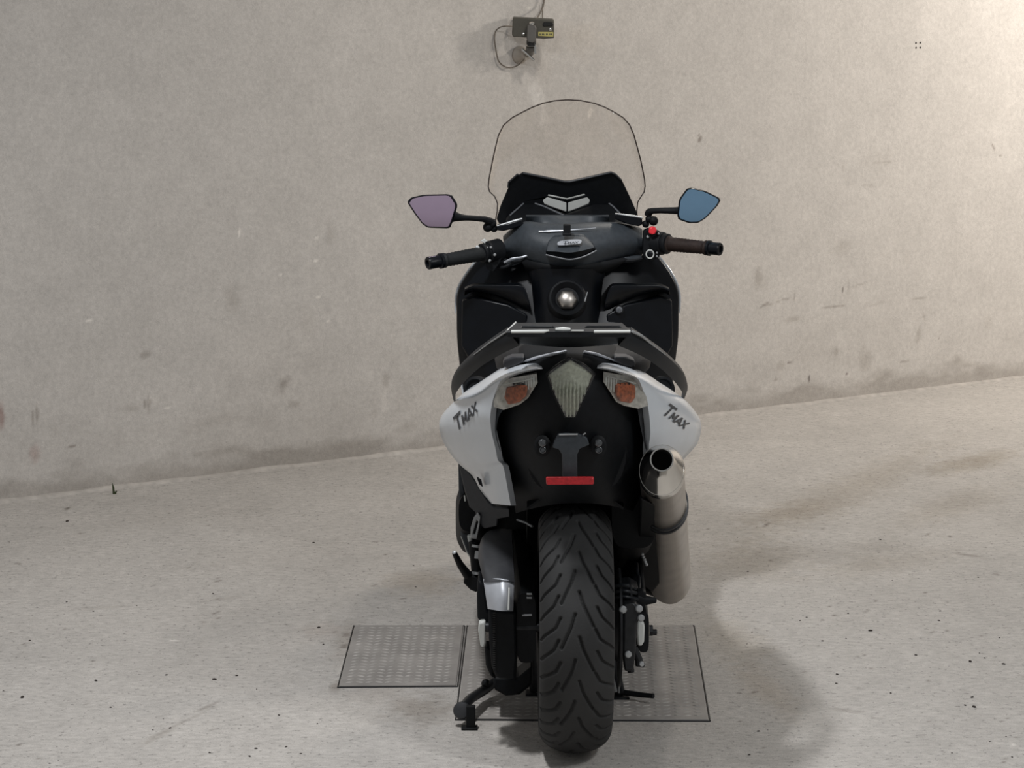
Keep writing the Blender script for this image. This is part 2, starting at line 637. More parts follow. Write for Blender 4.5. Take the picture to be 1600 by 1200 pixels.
D = (0.55, 0.52, 0.50)
D2 = (0.72, 0.70, 0.68)
LT = (1.45, 1.45, 1.43)
RD = (0.62, 0.44, 0.42)
wall_stains = [
    # faint smudges
    (362, 467, 22, 30, 0, D2, 0.55, 0.9), (227, 554, 11, 7, 0, D, 0.6, 0.5), (443, 600, 14, 18, 20, D, 0.55, 0.7),
    (461, 632, 14, 10, 0, D2, 0.6, 0.7), (516, 365, 11, 26, 0, D2, 0.5, 0.9), (52, 650, 2.5, 22, 3, D, 0.8, 0.6), (57, 648, 2, 26, 4, D, 0.8, 0.6), (61, 644, 1.6, 15, 2, D, 0.6, 0.6),
    (225, 630, 2.5, 14, 0, D, 0.7, 0.6), (231, 629, 4, 20, 0, D, 0.6, 0.7), (236, 632, 1.8, 18, 0, D, 0.6, 0.6), (205, 638, 26, 9, 0, D2, 0.5, 0.8), (53, 709, 13, 20, 0, RD, 0.5, 0.8),
    (2, 650, 7, 24, 0, RD, 0.8, 0.6), (603, 592, 6, 14, 0, D2, 0.7, 0.6), (480, 505, 18, 30, 0, D2, 0.35, 0.9),
    (112, 698, 10, 2.5, -4, D, 0.9, 0.4), (330, 660, 60, 18, -8, D2, 0.3, 0.9), (585, 640, 8, 30, 0, D2, 0.4, 0.9),
    # pale chips and scratches
    (589, 321, 8, 2.2, 6, LT, 1, 0.4), (373, 365, 2.2, 11, 0, LT, 1, 0.4), (495, 372, 4, 2.2, 0, LT, 0.8, 0.4),
    (493, 407, 6, 2.4, 15, LT, 1, 0.4), (438, 429, 4, 2, 0, LT, 0.8, 0.4), (497, 464, 5, 3, 10, LT, 0.9, 0.4), (513, 502, 3, 2, 0, LT, 0.9, 0.4),
    (140, 500, 9, 2.2, -12, LT, 0.9, 0.4), (262, 637, 7, 2, 0, LT, 0.7, 0.4), (240, 625, 20, 9, 0, (1.15, 1.15, 1.14), 0.6, 0.8),
    (600, 620, 8, 26, 0, (1.12, 1.11, 1.1), 0.6, 0.8),
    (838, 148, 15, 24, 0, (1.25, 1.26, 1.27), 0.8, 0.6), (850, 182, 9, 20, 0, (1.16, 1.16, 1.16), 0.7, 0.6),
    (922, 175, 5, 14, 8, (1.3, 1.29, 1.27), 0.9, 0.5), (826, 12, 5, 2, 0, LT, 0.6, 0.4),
    # right hand side
    (1093, 218, 4, 7, 20, (0.45, 0.42, 0.4), 0.9, 0.5), (1092, 210, 3, 2, 0, D, 0.8, 0.4), (1552, 229, 1.6, 9, -28, D, 0.9, 0.4), (1563, 243, 6, 1.6, 20, D2, 0.8, 0.4),
    (1184, 432, 7, 26, 0, D2, 0.7, 0.7), (1192, 440, 12, 22, -20, D2, 0.35, 0.9),
    (1195, 476, 9, 2, -30, D, 0.8, 0.4), (1215, 472, 5, 4, 0, D2, 0.8, 0.5), (1228, 467, 11, 1.8, -12, D, 0.8, 0.4), (1241, 465, 1.8, 6, 10, D, 0.8, 0.4), (1203, 477, 12, 1.6, 5, D, 0.6, 0.4),
    (1300, 480, 28, 1.8, -3, D, 0.75, 0.4), (1430, 468, 24, 1.8, -4, D2, 0.8, 0.4), (1372, 474, 16, 1.5, -4, D2, 0.6, 0.4),
    (1326, 450, 2, 34, 0, D2, 0.45, 0.6), (1317, 453, 1.8, 6, 10, (0.4, 0.38, 0.36), 0.9, 0.4), (1343, 445, 14, 1.8, -14, D2, 0.7, 0.4),
    (1315, 385, 18, 22, 0, D2, 0.4, 0.8), (1240, 499, 14, 6, 0, D2, 0.65, 0.6), (1435, 523, 5, 16, 8, D2, 0.75, 0.6),
    (1444, 495, 2, 8, -15, D2, 0.7, 0.5), (1352, 562, 13, 26, 0, D2, 0.65, 0.8), (1307, 549, 6, 9, 0, D2, 0.6, 0.6),
    (1219, 571, 12, 10, 0, D2, 0.5, 0.8), (1264, 592, 2.2, 6, 0, (0.3, 0.28, 0.27), 1, 0.4), (1323, 585, 2, 2.5, 0, (0.35, 0.3, 0.3), 1, 0.4), (1234, 567, 4, 1.8, 5, (0.4, 0.36, 0.35), 0.9, 0.4),
    (1212, 593, 3, 3, 0, D, 0.8, 0.5), (1467, 528, 2, 2, 0, D, 0.9, 0.4), (1412, 565, 9, 2, -8, D, 0.7, 0.4), (1496, 560, 14, 12, 0, D2, 0.45, 0.8),
    (1545, 505, 10, 16, 0, D2, 0.4, 0.9), (1417, 404, 8, 14, 0, D2, 0.3, 0.9), (1390, 252, 34, 2, -2, D2, 0.5, 0.5), (1317, 260, 4, 14, 0, D2, 0.4, 0.8),
    (1375, 248, 40, 26, 0, D2, 0.2, 0.9), (1357, 290, 12, 3, 10, D2, 0.5, 0.5), (1270, 560, 120, 30, -4, D2, 0.16, 0.9),
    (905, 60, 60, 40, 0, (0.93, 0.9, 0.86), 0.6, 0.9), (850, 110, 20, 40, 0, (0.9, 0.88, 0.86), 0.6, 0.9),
]


def wall_extra(u, z, co, col):
    # damp dirt that has crept up from the floor, patchy
    n = vnoise(u * 7, z * 20, 5) * 0.6 + vnoise(u * 25, z * 60, 6) * 0.4
    k = np.clip((0.065 + 0.06 * n - z) / 0.06, 0, 1) * (0.45 + 0.6 * n)
    k2 = np.clip((0.55 - z) / 0.55, 0, 1) * np.clip((n - 0.52) * 3, 0, 1) * 0.5
    k = np.clip(k + k2 * 0.5, 0, 0.8)[:, None]
    return col * (1 - k + k * np.array((0.66, 0.64, 0.62)))


us = np.concatenate([np.arange(-2.5, -0.12, 0.25), np.arange(-0.1, 4.75, 0.007), np.arange(4.8, 15, 0.25)])
vs = np.concatenate([np.arange(0, 2.2, 0.008), np.arange(2.25, 3.3, 0.25)])
wall = stain_sheet('wall_back', W0, WD, (0, 0, 1), us, vs, M_wall, wall_stains, wloc, extra=wall_extra)
wall['label'] = 'bare concrete garage wall with scuffs and chips'

# anchor holes as dark discs, the shade inside them put into the colour
bm_pts = [(1431.2, 67.2), (1437.8, 66.8), (1431.2, 74.6), (1437.8, 74.4)]
for q in bm_pts:
    bm = B()
    lathe(bm, Wp(q[0], q[1]), WN, [(-0.01, 0.0042), (0.0008, 0.0042), (0.0012, 0.0030)], 10)
    o = obj('anchor_hole', bm, M_hole, wall, loc=Vector((0, 0, 0)))

# cement fillet along the foot of the wall
bm = B()
rings = []
rr = random.Random(3)
for i in range(201):
    u = -2.4 + 16.8 * i / 200
    p = W0 + WD * u
    w = 0.020 + 0.008 * rr.random()
    h = 0.007 + 0.004 * rr.random()
    rings.append([p + WN * -0.01 + Vector((0, 0, -0.005)), p + WN * w + Vector((0, 0, -0.005)), p + WN * (w - 0.004) + Vector((0, 0, h * 0.55)),
                  p + WN * (w * 0.55) + Vector((0, 0, h * 0.9)), p + WN * 0.006 + Vector((0, 0, h * 1.15)), p + WN * -0.01 + Vector((0, 0, h * 1.2))])
loft(bm, rings)
obj('trim_1', bm, M_fillet, smooth=40, kind='structure')


# ------------------------------------------------------------------ floor
def floc(px, py):
    p, pu, pv = G(px, py), G(px + 1, py), G(px, py + 1)
    return p.x, p.y, 1.0 / (pu.x - p.x), 1.0 / (pv.y - p.y)


BR = (0.60, 0.54, 0.45)
floor_stains_and_shade = [
    (1320, 770, 330, 34, -20, BR, 0.42, 0.9), (1520, 722, 120, 16, -10, BR, 0.6, 0.8), (1230, 800, 120, 22, -8, BR, 0.45, 0.9),
    (1490, 790, 160, 24, -14, BR, 0.35, 0.9), (1380, 880, 180, 28, -8, BR, 0.28, 0.9), (1180, 880, 120, 40, -6, BR, 0.35, 0.9),  # brown streaks; the lower bands also paint in the scooter's shadow
    (1150, 1000, 80, 60, 30, (0.85, 0.79, 0.70), 0.5, 0.9), (1200, 1080, 80, 40, 40, (0.86, 0.79, 0.71), 0.6, 0.9),  # brown tone of the scooter's cast shadow, painted into the floor
    (1515, 868, 24, 3, 8, D, 0.6, 0.5), (1320, 1110, 30, 3, 6, D, 0.5, 0.5),
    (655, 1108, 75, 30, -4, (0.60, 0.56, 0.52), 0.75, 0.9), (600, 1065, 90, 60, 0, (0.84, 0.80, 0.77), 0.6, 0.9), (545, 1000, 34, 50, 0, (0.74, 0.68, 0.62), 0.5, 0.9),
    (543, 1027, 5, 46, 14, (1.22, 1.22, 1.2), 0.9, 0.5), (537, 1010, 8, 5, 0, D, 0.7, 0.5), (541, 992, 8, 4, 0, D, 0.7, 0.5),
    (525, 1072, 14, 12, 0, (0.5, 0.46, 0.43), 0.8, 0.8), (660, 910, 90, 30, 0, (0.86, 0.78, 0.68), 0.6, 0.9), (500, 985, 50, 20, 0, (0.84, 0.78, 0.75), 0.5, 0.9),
    (880, 1120, 260, 60, 0, (0.8, 0.77, 0.74), 0.6, 0.9),  # broad darker patch under the scooter
    (280, 1131, 72, 3.5, -31, D2, 0.6, 0.6), (245, 1152, 34, 5, -35, D2, 0.7, 0.5), (320, 1106, 26, 3, -28, D, 0.7, 0.5),
    (271, 1001, 11, 1.8, 1, (1.5, 1.5, 1.5), 1, 0.4), (1582, 1166, 5, 2, -50, (1.5, 1.5, 1.5), 1, 0.4),
    (350, 935, 40, 4, -8, D2, 0.5, 0.6), (105, 795, 6, 3, 0, (0.35, 0.33, 0.3), 1, 0.5), (150, 950, 80, 4, -4, D2, 0.3, 0.7),
    (430, 870, 200, 40, -4, (0.93, 0.92, 0.91), 0.6, 0.9), (250, 810, 240, 24, -7, (0.9, 0.89, 0.88), 0.5, 0.9),
]
rs = random.Random(11)
for i in range(150):
    px, py = rs.uniform(0, 1600), rs.uniform(800, 1200)
    if 540 < px < 1120 and py > 960:
        continue
    floor_stains_and_shade.append((px, py, rs.uniform(2, 7), rs.uniform(0.9, 2.0), rs.uniform(-30, 15), (0.45, 0.42, 0.4), rs.uniform(0.5, 1), 0.5))


def floor_extra(x, y, co, col):
    n = vnoise(x * 5 + 40, y * 3.2, 8) * 0.5 + vnoise(x * 22, y * 12, 9) * 0.3 + vnoise(x * 70, y * 40, 10) * 0.2
    f = 0.93 + 0.14 * n
    return col * f[:, None]


fx = np.concatenate([np.arange(-7, -1.85, 0.4), np.arange(-1.8, 2.4, 0.009), np.arange(2.5, 14.5, 0.4)])
fy = np.concatenate([np.arange(-4, 5.4, 0.4), np.arange(5.45, 8.2, 0.009), np.arange(8.21, 11.6, 0.02), np.arange(11.8, 19, 0.4)])
floor = stain_sheet('floor', (0, 0, 0), (1, 0, 0), (0, 1, 0), fx, fy, M_floor, floor_stains_and_shade, floc, extra=floor_extra)
floor['label'] = 'worn concrete garage floor with stains and painted shade'

# ------------------------------------------------------------------ steel covers in the floor
def cover(name, corners, label, seed):
    c = [Vector((x, y, 0)) for x, y in corners]
    mid = sum(c, Vector()) / 4
    root = thing(name, (mid.x, mid.y, 0), label, 'metal plate')
    bm = B()
    f = [bm.verts.new(p + Vector((0, 0, 0.005))) for p in c]
    k = [bm.verts.new(p + Vector((0, 0, 0.0003))) for p in c]
    bm.faces.new(f)
    bm.faces.new(k[::-1])
    for i in range(4):
        bm.faces.new((f[i], f[(i + 1) % 4], k[(i + 1) % 4], k[i]))
    obj('steel_sheet', bm, M_plate, root, bevel=0.0015)
    # raised tread: short slanted lugs in alternating directions
    bm = B()
    nx = int((c[1] - c[0]).length / 0.023)
    ny = int((c[3] - c[0]).length / 0.027)
    for i in range(1, nx):
        for j in range(1, ny):
            s, t = i / nx, j / ny
            p = (c[0].lerp(c[1], s)).lerp(c[3].lerp(c[2], s), t)
            a = math.radians(24 if i % 2 else -24)
            d = Vector((math.cos(a), math.sin(a), 0)) * 0.0112
            e = Vector((-math.sin(a), math.cos(a), 0)) * 0.0038
            z = Vector((0, 0, 0.005))
            q = [bm.verts.new(p + z + v) for v in (-d, -e, d, e)]
            tp = [bm.verts.new(p + z + Vector((0, 0, 0.0017)) + v * 0.55) for v in (-d, -e, d, e)]
            bm.faces.new(tp)
            for m_ in range(4):
                bm.faces.new((q[m_], q[(m_ + 1) % 4], tp[(m_ + 1) % 4], tp[m_]))
    obj('tread_pattern', bm, M_tread, root, smooth=0, kind='stuff')
    # frame angle around the plate
    bm = B()
    for i in range(4):
        a, b = c[i], c[(i + 1) % 4]
        d = (b - a).normalized()
        nn = Vector((d.y, -d.x, 0)) * 0.004
        tube(bm, [a + nn - d * 0.004 + Vector((0, 0, 0.002)), b + nn + d * 0.004 + Vector((0, 0, 0.001))], 0.0018, 6)
    obj('edge_frame', bm, M_dmetal, root, split=True)
    return root


xm0, xm1 = -0.137, -0.126
cover('floor_plate', [(-0.4216, 6.208), (xm0 + 0.0, 6.216), (xm1 - 0.004, 6.80), (-0.418, 6.80)],
      'smaller dusty chequered steel plate in the floor, clear of the scooter', 1)
cover('floor_plate', [(-0.128, 5.93), (0.458, 5.92), (0.482, 6.80), (-0.116, 6.80)],
      'larger chequered steel plate under the scooter, its rear tyre in front', 2)

# ------------------------------------------------------------------ scooter
AX = 5.71
R_T = 0.280
scoot = thing('scooter', (X0, AX, 0), 'black and white maxi scooter with tall clear windscreen, seen from behind on two floor plates', 'scooter')

# ---- rear tyre with cut grooves
NPER, PER = 18, 2 * PI * R_T / 18
NC, NL = NPER * 58, 140
tt = np.linspace(-1, 1, NL)
prof = []
for t in tt:
    th = t * math.radians(112)
    a = 0.081 * math.sin(min(abs(th), PI / 2)) * (1 if th > 0 else -1)
    r = R_T - 0.052 * (1 - math.cos(min(abs(th), PI / 2)))
    if abs(th) > PI / 2:
        q = (abs(th) - PI / 2) / math.radians(22)
        a *= 1 - 0.14 * q
        r -= 0.036 * q
    prof.append((a, r))
prof = np.array(prof)
ph = np.arange(NC) / NC * 2 * PI
A, PH = np.meshgrid(prof[:, 0], ph)
Rr, _ = np.meshgrid(prof[:, 1], ph)
Vv = np.mod(R_T * PH, PER)
p = PER
curves = [[(-0.005, 0), (-0.013, 0.028), (-0.034, 0.074)], [(0.004, p / 2), (0.012, p / 2 + 0.028), (0.034, p / 2 + 0.076)]]
for o_, da in ((0.008, 0.0), (0.008 + p / 2, 0.004)):
    curves.append([(-0.036 - da, o_), (-0.046 - da, o_ + 0.022), (-0.069, o_ + 0.04), (-0.077, o_ + 0.052)])
    curves.append([(0.038 + da, o_ + p / 4), (0.048 + da, o_ + p / 4 + 0.022), (0.069, o_ + p / 4 + 0.038), (0.077, o_ + p / 4 + 0.05)])
dist = np.full(A.shape, 1.0)
for cv in curves:
    for (a0, v0), (a1, v1) in zip(cv, cv[1:]):
        for k in (-p, 0, p, -2 * p):
            dx, dy = a1 - a0, v1 - v0
            t = np.clip(((A - a0) * dx + (Vv - v0 - k) * dy) / (dx * dx + dy * dy), 0, 1)
            d = np.hypot(A - a0 - t * dx, Vv - v0 - k - t * dy)
            dist = np.minimum(dist, d)
depth = 0.0075 * np.clip((0.0040 - dist) / 0.0026, 0, 1)
Rr = Rr - depth
co = np.stack([X0 + A, AX - Rr * np.cos(PH), R_T - Rr * np.sin(PH)], -1).reshape(-1, 3) - np.array(ORG)
idx = np.arange(NC * NL).reshape(NC, NL)
nxt = np.roll(idx, -1, 0)
q = np.stack([idx[:, :-1], idx[:, 1:], nxt[:, 1:], nxt[:, :-1]], -1).reshape(-1, 4)
me = bpy.data.meshes.new('rear_tyre')
me.from_pydata(co.tolist(), [], q.tolist())
me.materials.append(M_rubber)
me.polygons.foreach_set('use_smooth', [True] * len(me.polygons))
rt = bpy.data.objects.new('rear_tyre', me)
COL.objects.link(rt)
rt.parent = scoot


def wheel(yc, zc, rr_, hw, tag_):
    """cast rim with hub and five split spokes"""
    bm = B()
    lathe(bm, (X0, yc, zc), (1, 0, 0), [(-hw, rr_), (-hw, rr_ - 0.012), (-hw * 0.6, rr_ - 0.022), (hw * 0.6, rr_ - 0.022), (hw, rr_ - 0.012), (hw, rr_),
                                         (hw * 0.9, rr_ - 0.004), (-hw * 0.9, rr_ - 0.004)], 48, closed=True)
    rim = obj(tag_ + '_rim', bm, M_dmetal, scoot)
    bm = B()
    lathe(bm, (X0, yc, zc), (1, 0, 0), [(-0.06, 0.028), (-0.05, 0.04), (0.05, 0.04), (0.06, 0.028)], 20)
    obj('hub', bm, M_dmetal, rim)
    for k in range(5):
        a = 2 * PI * k / 5 + 0.3
        d = Vector((0, math.cos(a), math.sin(a)))
        e = Vector((0, -math.sin(a), math.cos(a)))
        bm = B()
        for s in (-1, 1):
            tube(bm, [Vector((X0, yc, zc)) + d * 0.034, Vector((X0, yc, zc)) + d * (rr_ * 0.6) + e * s * 0.014, Vector((X0, yc, zc)) + d * (rr_ - 0.017) + e * s * 0.03], [0.011, 0.009, 0.010], 8)
        obj('spoke', bm, M_dmetal, rim)


wheel(AX, R_T, 0.196, 0.064, 'rear_wheel')

# ---- front wheel, fork, mudguard (behind the body from here)
FX, FR = 7.29, 0.285
bm = B()
pr = []
for k in range(21):
    th = (-1 + 2 * k / 20) * math.radians(112)
    a = 0.06 * math.sin(max(-PI / 2, min(PI / 2, th)))
    r = FR - 0.042 * (1 - math.cos(min(abs(th), PI / 2)))
    if abs(th) > PI / 2:
        qq = (abs(th) - PI / 2) / math.radians(22)
        a *= 1 - 0.14 * qq
        r -= 0.04 * qq
    pr.append((a, r))
lathe(bm, (X0, FX, FR), (1, 0, 0), pr, 64, cap=False)
obj('front_tyre', bm, M_rubber, scoot)
wheel(FX, FR, 0.196, 0.045, 'front_wheel')
for s in (-1, 1):
    bm = B()
    tube(bm, [(X0 + s * 0.095, FX + 0.0, FR - 0.01), (X0 + s * 0.095, FX - 0.15, 0.62)], [0.024, 0.022], 14)
    tube(bm, [(X0 + s * 0.095, FX - 0.15, 0.62), (X0 + s * 0.095, FX - 0.25, 0.86)], [0.0215, 0.0215], 14)
    fk = obj('fork_leg', bm, M_dmetal, scoot)
    bm = B()
    tube(bm, [(X0 + s * 0.06, FX, FR), (X0 + s * 0.125, FX, FR)], 0.016, 12)
    obj('axle_clamp', bm, M_alu, fk)
    bm = B()
    lathe(bm, (X0 + s * 0.066, FX, FR), (1, 0, 0), [(-0.0025, 0.06), (-0.0025, 0.133), (0.0025, 0.133), (0.0025, 0.06)], 40, closed=True)
    obj('front_brake_disc', bm, M_steel, scoot)
bm = B()
rows = []
for k in range(15):
    a = math.radians(25 + 130 * k / 14)
    row = []
    for j in range(9):
        t = -1 + 2 * j / 8
        r_ = FR + 0.03 - 0.05 * t * t
        row.append(Vector((X0 + t * 0.075, FX - r_ * math.cos(a), FR + r_ * math.sin(a))))
    rows.append(row)
grid_solid(bm, rows, lambda v: (v - Vector((X0, FX, FR))).normalized() * -0.004)
obj('front_mudguard', bm, M_white, scoot)

# ---- engine and body core
bm = B()
loft(bm, [sring(6.025, 0.155, 0.33, 0.66, e=4), sring(6.12, 0.17, 0.16, 0.66, e=4), sring(6.35, 0.20, 0.13, 0.66, e=4), sring(6.6, 0.21, 0.13, 0.56, e=4),
          sring(6.8, 0.20, 0.15, 0.42, e=4), sring(6.93, 0.17, 0.2, 0.42, e=4)])
eng = obj('engine_cover', bm, M_deep, scoot)
bm = B()
loft(bm, [sring(5.62, 0.11, 0.60, 0.84, e=3), sring(5.8, 0.17, 0.60, 0.86, e=3), sring(6.1, 0.21, 0.56, 0.82, e=3), sring(6.4, 0.2, 0.5, 0.72, e=3), sring(6.68, 0.13, 0.4, 0.66, e=3)])
obj('under_seat_body', bm, M_deep, scoot)
bm = B()
for s in (-1, 1):
    lx = s * 0.232
bm.free()
for s in (-1, 1):
    bm = B()
    loft(bm, [sring(6.02, 0.03, 0.43, 0.52, cx=s * 0.235, e=3), sring(6.15, 0.042, 0.36, 0.51, cx=s * 0.233, e=4), sring(6.4, 0.05, 0.29, 0.48, cx=s * 0.226, e=4),
              sring(6.75, 0.055, 0.22, 0.40, cx=s * 0.222, e=4), sring(6.95, 0.055, 0.24, 0.52, cx=s * 0.222, e=4), sring(7.05, 0.03, 0.30, 0.55, cx=s * 0.225, e=3)])
    fb = obj('floorboard', bm, M_black, scoot)
    bm = B()
    for k in range(6):
        box(bm, (X0 + s * 0.222, 6.50 + k * 0.05, 0.462 - k * 0.0115), (0.07, 0.014, 0.006))
    obj('foot_mat', bm, M_groove, fb, split=True)

# ---- seat
bm = B()
loft(bm, [sring(5.585, 0.05, 0.865, 0.905, e=2.5), sring(5.62, 0.125, 0.85, 0.912, e=2.6), sring(5.75, 0.165, 0.83, 0.912, e=2.8), sring(5.95, 0.18, 0.80, 0.900, e=2.8),
          sring(6.08, 0.175, 0.76, 0.888, e=2.8), sring(6.14, 0.17, 0.72, 0.86, e=2.8), sring(6.3, 0.165, 0.69, 0.80, e=2.8), sring(6.5, 0.13, 0.66, 0.785, e=2.6),
          sring(6.68, 0.075, 0.64, 0.77, e=2.4), sring(6.74, 0.04, 0.66, 0.74, e=2.2)])
st = obj('seat', bm, M_seat, scoot, smooth=50)
# ---- white front fairing around the front
bm = B()
loft(bm, [sring(6.985, 0.296, 0.50, 0.985, e=4.2, top=0.80), sring(7.08, 0.304, 0.50, 0.99, e=4.2, top=0.78), sring(7.3, 0.275, 0.60, 1.0, e=3.2, top=0.75),
          sring(7.5, 0.22, 0.64, 0.99, e=2.8, top=0.75), sring(7.66, 0.14, 0.68, 0.95, e=2.5, top=0.8), sring(7.73, 0.05, 0.74, 0.88, e=2.3, top=0.9)])
ff = obj('front_fairing', bm, M_white, scoot)
for s in (-1, 1):
    bm = B()
    loft(bm, [[Vector((X0 + s * (0.075 + 0.07 * math.cos(a)), 7.60 + 0.02 * math.cos(a) * -1, 0.86 + 0.03 * math.sin(a))) for a in [2 * PI * k / 16 for k in range(16)]],
              [Vector((X0 + s * (0.07 + 0.055 * math.cos(a)), 7.70 - 0.035 * math.cos(a), 0.84 + 0.024 * math.sin(a))) for a in [2 * PI * k / 16 for k in range(16)]]])
    obj('headlamp', bm, M_reflect, ff)

# ---- leg shield, the big black inner fairing
def srow(py, xl, xr, ye, yc, n=21, pw=2.0, dpy=0.0):
    out = []
    for j in range(n):
        t = -1 + 2 * j / (n - 1)
        out.append(P(xl + (xr - xl) * (t + 1) / 2, py + dpy * (1 - t * t), yc + (ye - yc) * abs(t) ** pw))
    return out


rows_l = [(398, 752, 1026, 6.98, 6.93), (412, 742, 1037, 6.985, 6.92), (430, 729, 1049, 6.985, 6.90), (447, 719, 1057, 6.985, 6.89), (464, 714, 1060.5, 6.985, 6.88),
          (490, 713.5, 1060.5, 6.985, 6.86), (527, 714, 1060, 6.985, 6.85), (560, 717, 1056, 6.985, 6.84), (600, 722, 1051, 6.985, 6.84), (680, 740, 1040, 6.985, 6.86), (760, 770, 1010, 6.985, 6.88)]
rows_l = cat_rom([Vector((r[0], r[1], r[2])) for r in rows_l], 3)
g = []
for v in rows_l:
    yc = 6.93 - 0.09 * min(1, max(0, (v.x - 398) / 130))
    g.append(srow(v.x, v.y, v.z, 6.985, yc, 25, 2.6))
bm = B()
grid_solid(bm, g, (0, 0.05, 0))
ls = obj('leg_shield', bm, M_gloss, scoot, smooth=50, bevel=0.004)
bl = bvh_of(ls)

for pts in ([(752, 399), (741, 411), (728, 429), (717.5, 446), (712.5, 464), (712, 490)], [(1027, 399), (1038, 411), (1050.5, 429), (1058.5, 446), (1062, 464), (1062, 490)]):
    bm = B()
    tube(bm, pp(cat_rom([(x, y, 7.0) for x, y in pts], 4), 0), [0.0034] * 17 + [0.003, 0.0025, 0.002, 0.001], 8)
    obj('fairing_rim', bm, M_white, ff)

# steering column shroud down the middle
g = []
for py, hw, yc in ((420, 62, 6.80), (440, 56, 6.80), (460, 54, 6.79), (480, 52, 6.78), (505, 52, 6.77), (540, 56, 6.76), (580, 62, 6.76)):
    g.append(srow(py, 886 - hw, 886 + hw, 6.875, yc, 15, 2.2))
bm = B()
grid_solid(bm, g, (0, 0.06, 0))
ts = obj('column_shroud', bm, M_gloss, scoot, smooth=50)
bt = bvh_of(ts)

# glove box lids
for s in (-1, 1):
    top = [(946, 470), (952, 452), (962, 446), (1000, 446), (1030, 446), (1046, 452)]
    bot = [(944, 486), (955, 482), (970, 474), (1000, 462), (1030, 456), (1047, 462)]
    if s < 0:
        top, bot = mirror_px(top, 886), mirror_px(bot, 886)
    A_, B_ = cat_rom([(*a, 0) for a in top], 4), cat_rom([(*a, 0) for a in bot], 4)
    g = []
    for k in range(7):
        t = k / 6
        row = []
        for a, b in zip(A_, B_):
            q_ = a.lerp(b, t)
            row.append(P(q_.x, q_.y, 6.845 - 0.012 * math.sin(PI * t) + 0.03 * t + 0.0003 * max(0, abs(q_.x - 886) - 60)))
        g.append(row)
    bm = B()
    grid_solid(bm, g, (0, 0.05, 0))
    obj('glove_box_ledge', bm, M_gloss, scoot, smooth=50, bevel=0.002)
    # the lid below it
    out = [(948, 492), (978, 476), (1030, 464), (1050, 470), (1051, 540), (1040, 560), (950, 560)]
    if s < 0:
        out = mirror_px(out, 886)
    bm = B()
    plate(bm, [pp(out, lambda x, y: 6.865 + 0.0004 * max(0, abs(x - 886) - 60))], (0, 0.05, 0))
    lid = obj('glove_box_lid', bm, M_gloss, scoot, bevel=0.004)
    if s > 0:
        bm = B()
        lathe(bm, P(967.5, 484, 6.874), (0, -1, 0.1), [(0, 0.0125), (0.006, 0.0125), (0.009, 0.011), (0.0091, 0.0095), (0.007, 0.009)], 20)
        lk = obj('lock', bm, M_dmetal, lid)
        bm = B()
        lathe(bm, P(967.5, 484, 6.866), (0, -1, 0.1), [(0, 0.0085), (0.002, 0.0085), (0.003, 0.007)], 16)
        box(bm, P(968, 485, 6.861), (0.003, 0.003, 0.011))
        obj('lock_barrel', bm, M_line, lid)

# fuel cap / silver knob in a dark ring
kc = P(886, 467, 6.775)
kax = Vector((0, -0.92, 0.38))
bm = B()
lathe(bm, kc, kax, [(-0.03, 0.052), (0.0, 0.052), (0.012, 0.047), (0.014, 0.042), (0.004, 0.033), (0.0, 0.030)], 32)
kn = obj('knob_ring', bm, M_black, scoot)
bm = B()
lathe(bm, kc + Vector((0, -0.004, -0.003)), kax, [(-0.01, 0.028), (0.004, 0.028), (0.012, 0.0255), (0.018, 0.018), (0.021, 0.009), (0.0215, 0.001)], 6)
obj('knob', bm, M_steel, kn, bevel=0.004, seg=3)
bm = B()
tube(bm, pp([(918, 456, 6.768), (914, 470, 6.762), (904, 482, 6.758)], 0), [0.001, 0.0022, 0.001], 6)
obj('ring_trim', bm, M_alu, kn)

# ---- handlebar shroud (dash)
def px_strip(A, Bq, nA, nB, bulge, name, m, off, parent=scoot, bevel=0.0):
    """surface between two pixel polylines with depths, bulged towards the viewer"""
    A_, B_ = cat_rom(A, nA), cat_rom(Bq, nA)
    g = []
    for k in range(nB + 1):
        t = k / nB
        row = []
        for a, b in zip(A_, B_):
            q_ = a.lerp(b, t)
            row.append(P(q_.x, q_.y, q_.z - bulge * math.sin(PI * t)))
        g.append(row)
    bm = B()
    grid_solid(bm, g, off)
    return obj(name, bm, m, parent, smooth=50, bevel=bevel)


# rear face of the shroud: wings slope to the switch gear
hb = px_strip([(786, 372, 6.93), (802, 358, 6.91), (822, 349, 6.88), (855, 352, 6.86), (886, 352, 6.85), (920, 350, 6.86), (958, 350, 6.88), (985, 353, 6.91), (1004, 360, 6.93)],
              [(790, 402, 6.92), (808, 404, 6.90), (828, 412, 6.87), (858, 420, 6.84), (888, 424, 6.83), (920, 420, 6.84), (955, 410, 6.87), (985, 401, 6.90), (1003, 400, 6.92)],
              4, 8, 0.035, 'handlebar_cover', M_dash, (0, 0.05, 0))
# lower chin of the cover, in gloss black
px_strip([(812, 402, 6.88), (840, 410, 6.84), (888, 416, 6.82), (940, 409, 6.84), (985, 400, 6.88)],
         [(822, 424, 6.88), (850, 432, 6.86), (888, 436, 6.85), (930, 432, 6.86), (965, 418, 6.88)], 5, 4, 0.015, 'cover_chin', M_deep, (0, 0.05, 0), parent=hb)
